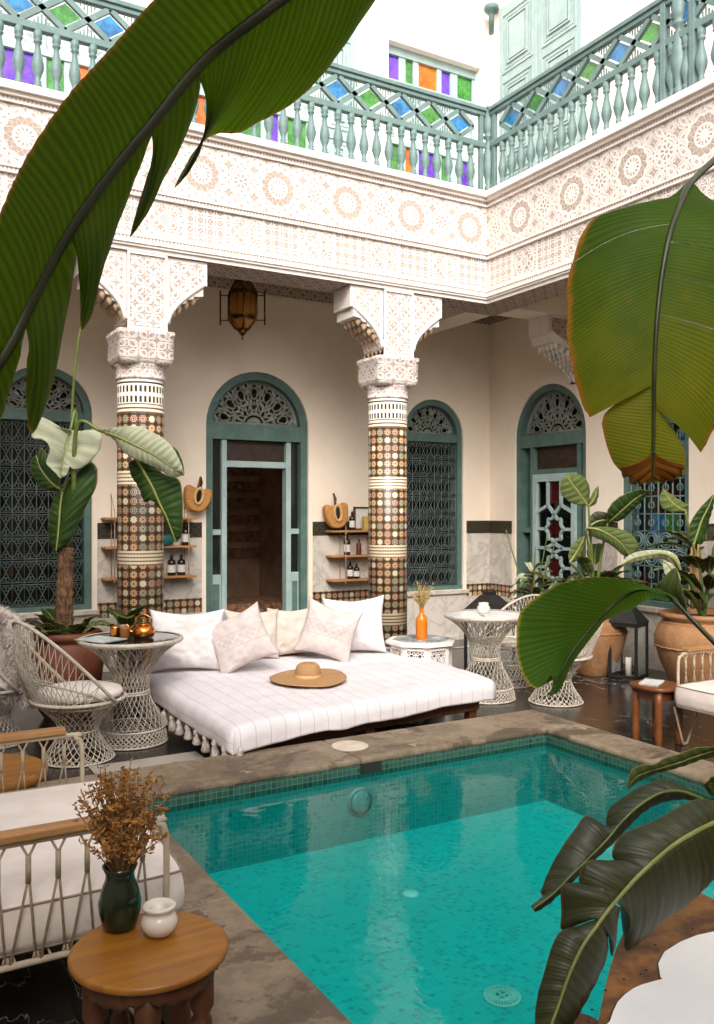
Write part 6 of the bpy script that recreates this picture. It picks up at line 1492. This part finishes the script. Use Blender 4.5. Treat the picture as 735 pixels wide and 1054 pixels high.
sl([(320, 262, 8.6), (350, 245, 8.6), (385, 240, 8.6), (418, 245, 8.6)], [(1, 0, 1, [(318, 262), (320, 230), (345, 208), (390, 215), (420, 243)], .0), (-1, 0, 1, [(322, 264), (350, 275), (390, 268), (418, 248)], .03)], 'leafD')
sl([(245, 400, 8.3), (265, 370, 8.3), (285, 335, 8.3), (300, 300, 8.3)], [(1, 0, 1, [(242, 398), (240, 365), (260, 325), (299, 298)], .0), (-1, 0, 1, [(248, 402), (280, 385), (300, 345), (302, 300)], .03)], 'leafO')
base = Vector((6.35, 6.30, .58))
for p in ((315, 188, 8.5), (388, 248, 8.6), (305, 270, 8.45), (320, 262, 8.6), (245, 400, 8.3)):
    e = at(*o37(p)[0]); stalk(tR, [base, base.lerp(e, .45)+Vector((0, 0, .12)), e], (.018, .010), 'stem', 'petiole')
for k in range(16):
    a = rnd.uniform(0, 2*PI); z_ = rnd.uniform(.65, 1.1); wleaf(tR, (6.35+.10*math.cos(a), 6.30+.10*math.sin(a), z_), (math.cos(a), math.sin(a), rnd.uniform(.1, 1.4)), rnd.uniform(.28, .48), rnd.uniform(.10, .17), ['leafD', 'leafG', 'leafD', 'leafO'][k % 4], droop=1.)
tS = thing('bushy_plant', 'small bushy plant with upright spiky leaves before the right-hand door', 'plant', (5.95, 6.75, 0))
for k in range(44):
    a = rnd.uniform(0, 2*PI); z_ = rnd.uniform(.45, 1.02); r_ = rnd.uniform(0, .10); wleaf(tS, (5.95+r_*math.cos(a), 6.75+r_*math.sin(a), z_), (math.cos(a), math.sin(a), rnd.uniform(-.1, 1.3)), rnd.uniform(.16, .32), rnd.uniform(.05, .11), ['leafG', 'leafD', 'leafP', 'leafG'][k % 4] if k % 8 else 'leafO', droop=1.2)
for k, (x, y, z) in enumerate(((5.72, 6.9, 1.42), (6.0, 6.6, 1.34), (6.12, 6.6, 1.3), (5.85, 6.6, 1.25))): stalk(tS, [(5.95, 6.75, .4), ((5.95+x)/2, (6.75+y)/2, .95), (x, y, z)], (.012, .004), 'stem', 'spike')
b = MB(); b.tube(cr([(5.95, 6.75, 0.2), (5.96, 6.74, .5), (5.94, 6.76, .8), (5.95, 6.75, 1.0)], 10), .018, 8); b.build('trunk', 'trunk', tS)
b = MB(); b.lathe([(.12, 0), (.16, .25), (.17, .30), (.145, .31), (.14, .27), (0, .26)], (5.95, 6.75, 0), 30); b.build('pot', 'terra', tS)
# plant in the big jar at the right edge
tQ = thing('strelitzia_plant', 'tall leafy plant with dry sheaths in the big jar at the right edge', 'plant', (6.36, 5.02, .68))
q48 = lambda *l: [(600+x/4.79, 440+y/4.79)+tuple(r) for x, y, *r in l]
def sq_(mid, segs, mat, rib='rib_pale'): return sl(mid, segs, mat, rib, tQ, q48)
sq_([(505, 412, 7.4), (470, 395, 7.38), (430, 360, 7.36), (395, 305, 7.35)], [(1, 0, 1, [(505, 414), (450, 418), (395, 400), (378, 350), (393, 303)], .0), (-1, 0, 1, [(508, 408), (520, 385), (480, 360), (430, 325), (397, 302)], .05)], 'leafO')
sq_([(545, 580, 7.4), (565, 520, 7.4), (585, 460, 7.4), (620, 390, 7.4), (645, 330, 7.4)], [(1, 0, 1, [(545, 582), (520, 545), (530, 470), (575, 400), (644, 328)], .0), (-1, 0, 1, [(548, 580), (590, 570), (615, 480), (640, 400), (648, 332)], .04)], 'leafG')
sq_([(655, 560, 7.3), (675, 480, 7.3), (690, 400, 7.3), (700, 340, 7.3)], [(1, 0, 1, [(653, 560), (650, 480), (665, 400), (698, 338)], .0), (-1, 0, 1, [(658, 560), (700, 500), (715, 420), (703, 340)], .04)], 'leafG')
sq_([(490, 720, 7.3), (450, 650, 7.28), (390, 622, 7.26), (320, 630, 7.24), (250, 645, 7.22), (180, 680, 7.2)], [(1, 0, 1, [(492, 715), (460, 630), (390, 605), (300, 608), (230, 628), (178, 678)], .0), (-1, 0, 1, [(486, 722), (445, 680), (385, 645), (320, 655), (250, 668), (182, 683)], .05)], 'leafP')
sq_([(470, 790, 7.2), (455, 730, 7.2), (430, 690, 7.2), (395, 655, 7.2)], [(1, 0, 1, [(468, 790), (430, 760), (400, 710), (393, 653)], .0), (-1, 0, 1, [(474, 788), (480, 740), (450, 680), (398, 652)], .03)], 'leafP')
jb = Vector((6.36, 5.02, .66))
for p in ((505, 412, 7.4), (545, 580, 7.4), (655, 560, 7.3), (490, 720, 7.3), (470, 790, 7.2)):
    e = at(*q48(p)[0]); stalk(tQ, [jb, jb.lerp(e, .5)+Vector((0, 0, .08)), e], (.02, .010), 'stem', 'petiole')
for k in range(7):
    x, y = 540+k*9, 890; e0 = at(600+x/4.79, 440+y/4.79, 7.45); e1 = at(600+(530+k*8)/4.79, 440+rnd.uniform(560, 650)/4.79, 7.42); b = MB(); b.tube(cr([e0, e0.lerp(e1, .5)+Vector((.02*rnd.gauss(0, 1), 0, 0)), e1], 12), [.030-.018*i/12 for i in range(13)], 7, flat=.5); b.build('dry_sheath', 'dead' if k % 2 else 'leafO', tQ)
for k in range(30):
    a = rnd.uniform(0, 2*PI); z_ = rnd.uniform(.72, 1.35); wleaf(tQ, (6.40+.12*math.cos(a), 5.02+.12*math.sin(a), z_), (math.cos(a), math.sin(a), rnd.uniform(-.1, 1.3)), rnd.uniform(.28, .5), rnd.uniform(.10, .18), ['leafD', 'leafG', 'leafD', 'leafO'][k % 4], droop=1.)

# ------------------------------------------------------------------ light, sky, camera
EL, AZ = math.radians(37), math.radians(30)   # AZ: direction the light travels towards, from +Y to +X
sun = bpy.data.lights.new('sun', 'SUN'); sun.energy = 1.05; sun.angle = math.radians(40); sun.color = (1, .95, .88)
so = bpy.data.objects.new('sun', sun); COL.objects.link(so)
dv = Vector((math.sin(AZ)*math.cos(EL), math.cos(AZ)*math.cos(EL), -math.sin(EL))); so.rotation_euler = dv.to_track_quat('-Z', 'Y').to_euler(); so.location = (0, 0, 12)
w = bpy.data.worlds.new('World'); sc.world = w; w.use_nodes = True; nt = w.node_tree
sky = nt.nodes.new('ShaderNodeTexSky'); sky.sky_type = 'NISHITA'; sky.sun_disc = False; sky.sun_elevation = EL; sky.sun_rotation = PI+AZ
hs = nt.nodes.new('ShaderNodeHueSaturation'); hs.inputs['Saturation'].default_value = .35; sky.air_density = 1.0; sky.dust_density = 4.0; sky.ozone_density = .6
bg = nt.nodes['Background']; bg.inputs[1].default_value = .15; nt.links.new(sky.outputs[0], hs.inputs['Color']); nt.links.new(hs.outputs[0], bg.inputs[0])
cam = bpy.data.cameras.new('camera'); co = bpy.data.objects.new('camera', cam); COL.objects.link(co); sc.camera = co
co.location = (0, 0, H); co.rotation_euler = (PI/2, 0, -.5222); cam.sensor_width = 36; cam.lens = F/1054*36; cam.clip_start = .05; cam.clip_end = 200
sc.view_settings.view_transform = 'Standard'; sc.view_settings.look = 'None'; sc.view_settings.gamma = 1; sc.view_settings.exposure = EXPO
sc.cycles.max_bounces = 10; sc.cycles.diffuse_bounces = 6; sc.cycles.transparent_max_bounces = 16; sc.cycles.use_denoising = True
sc.cycles.sample_clamp_indirect = 6
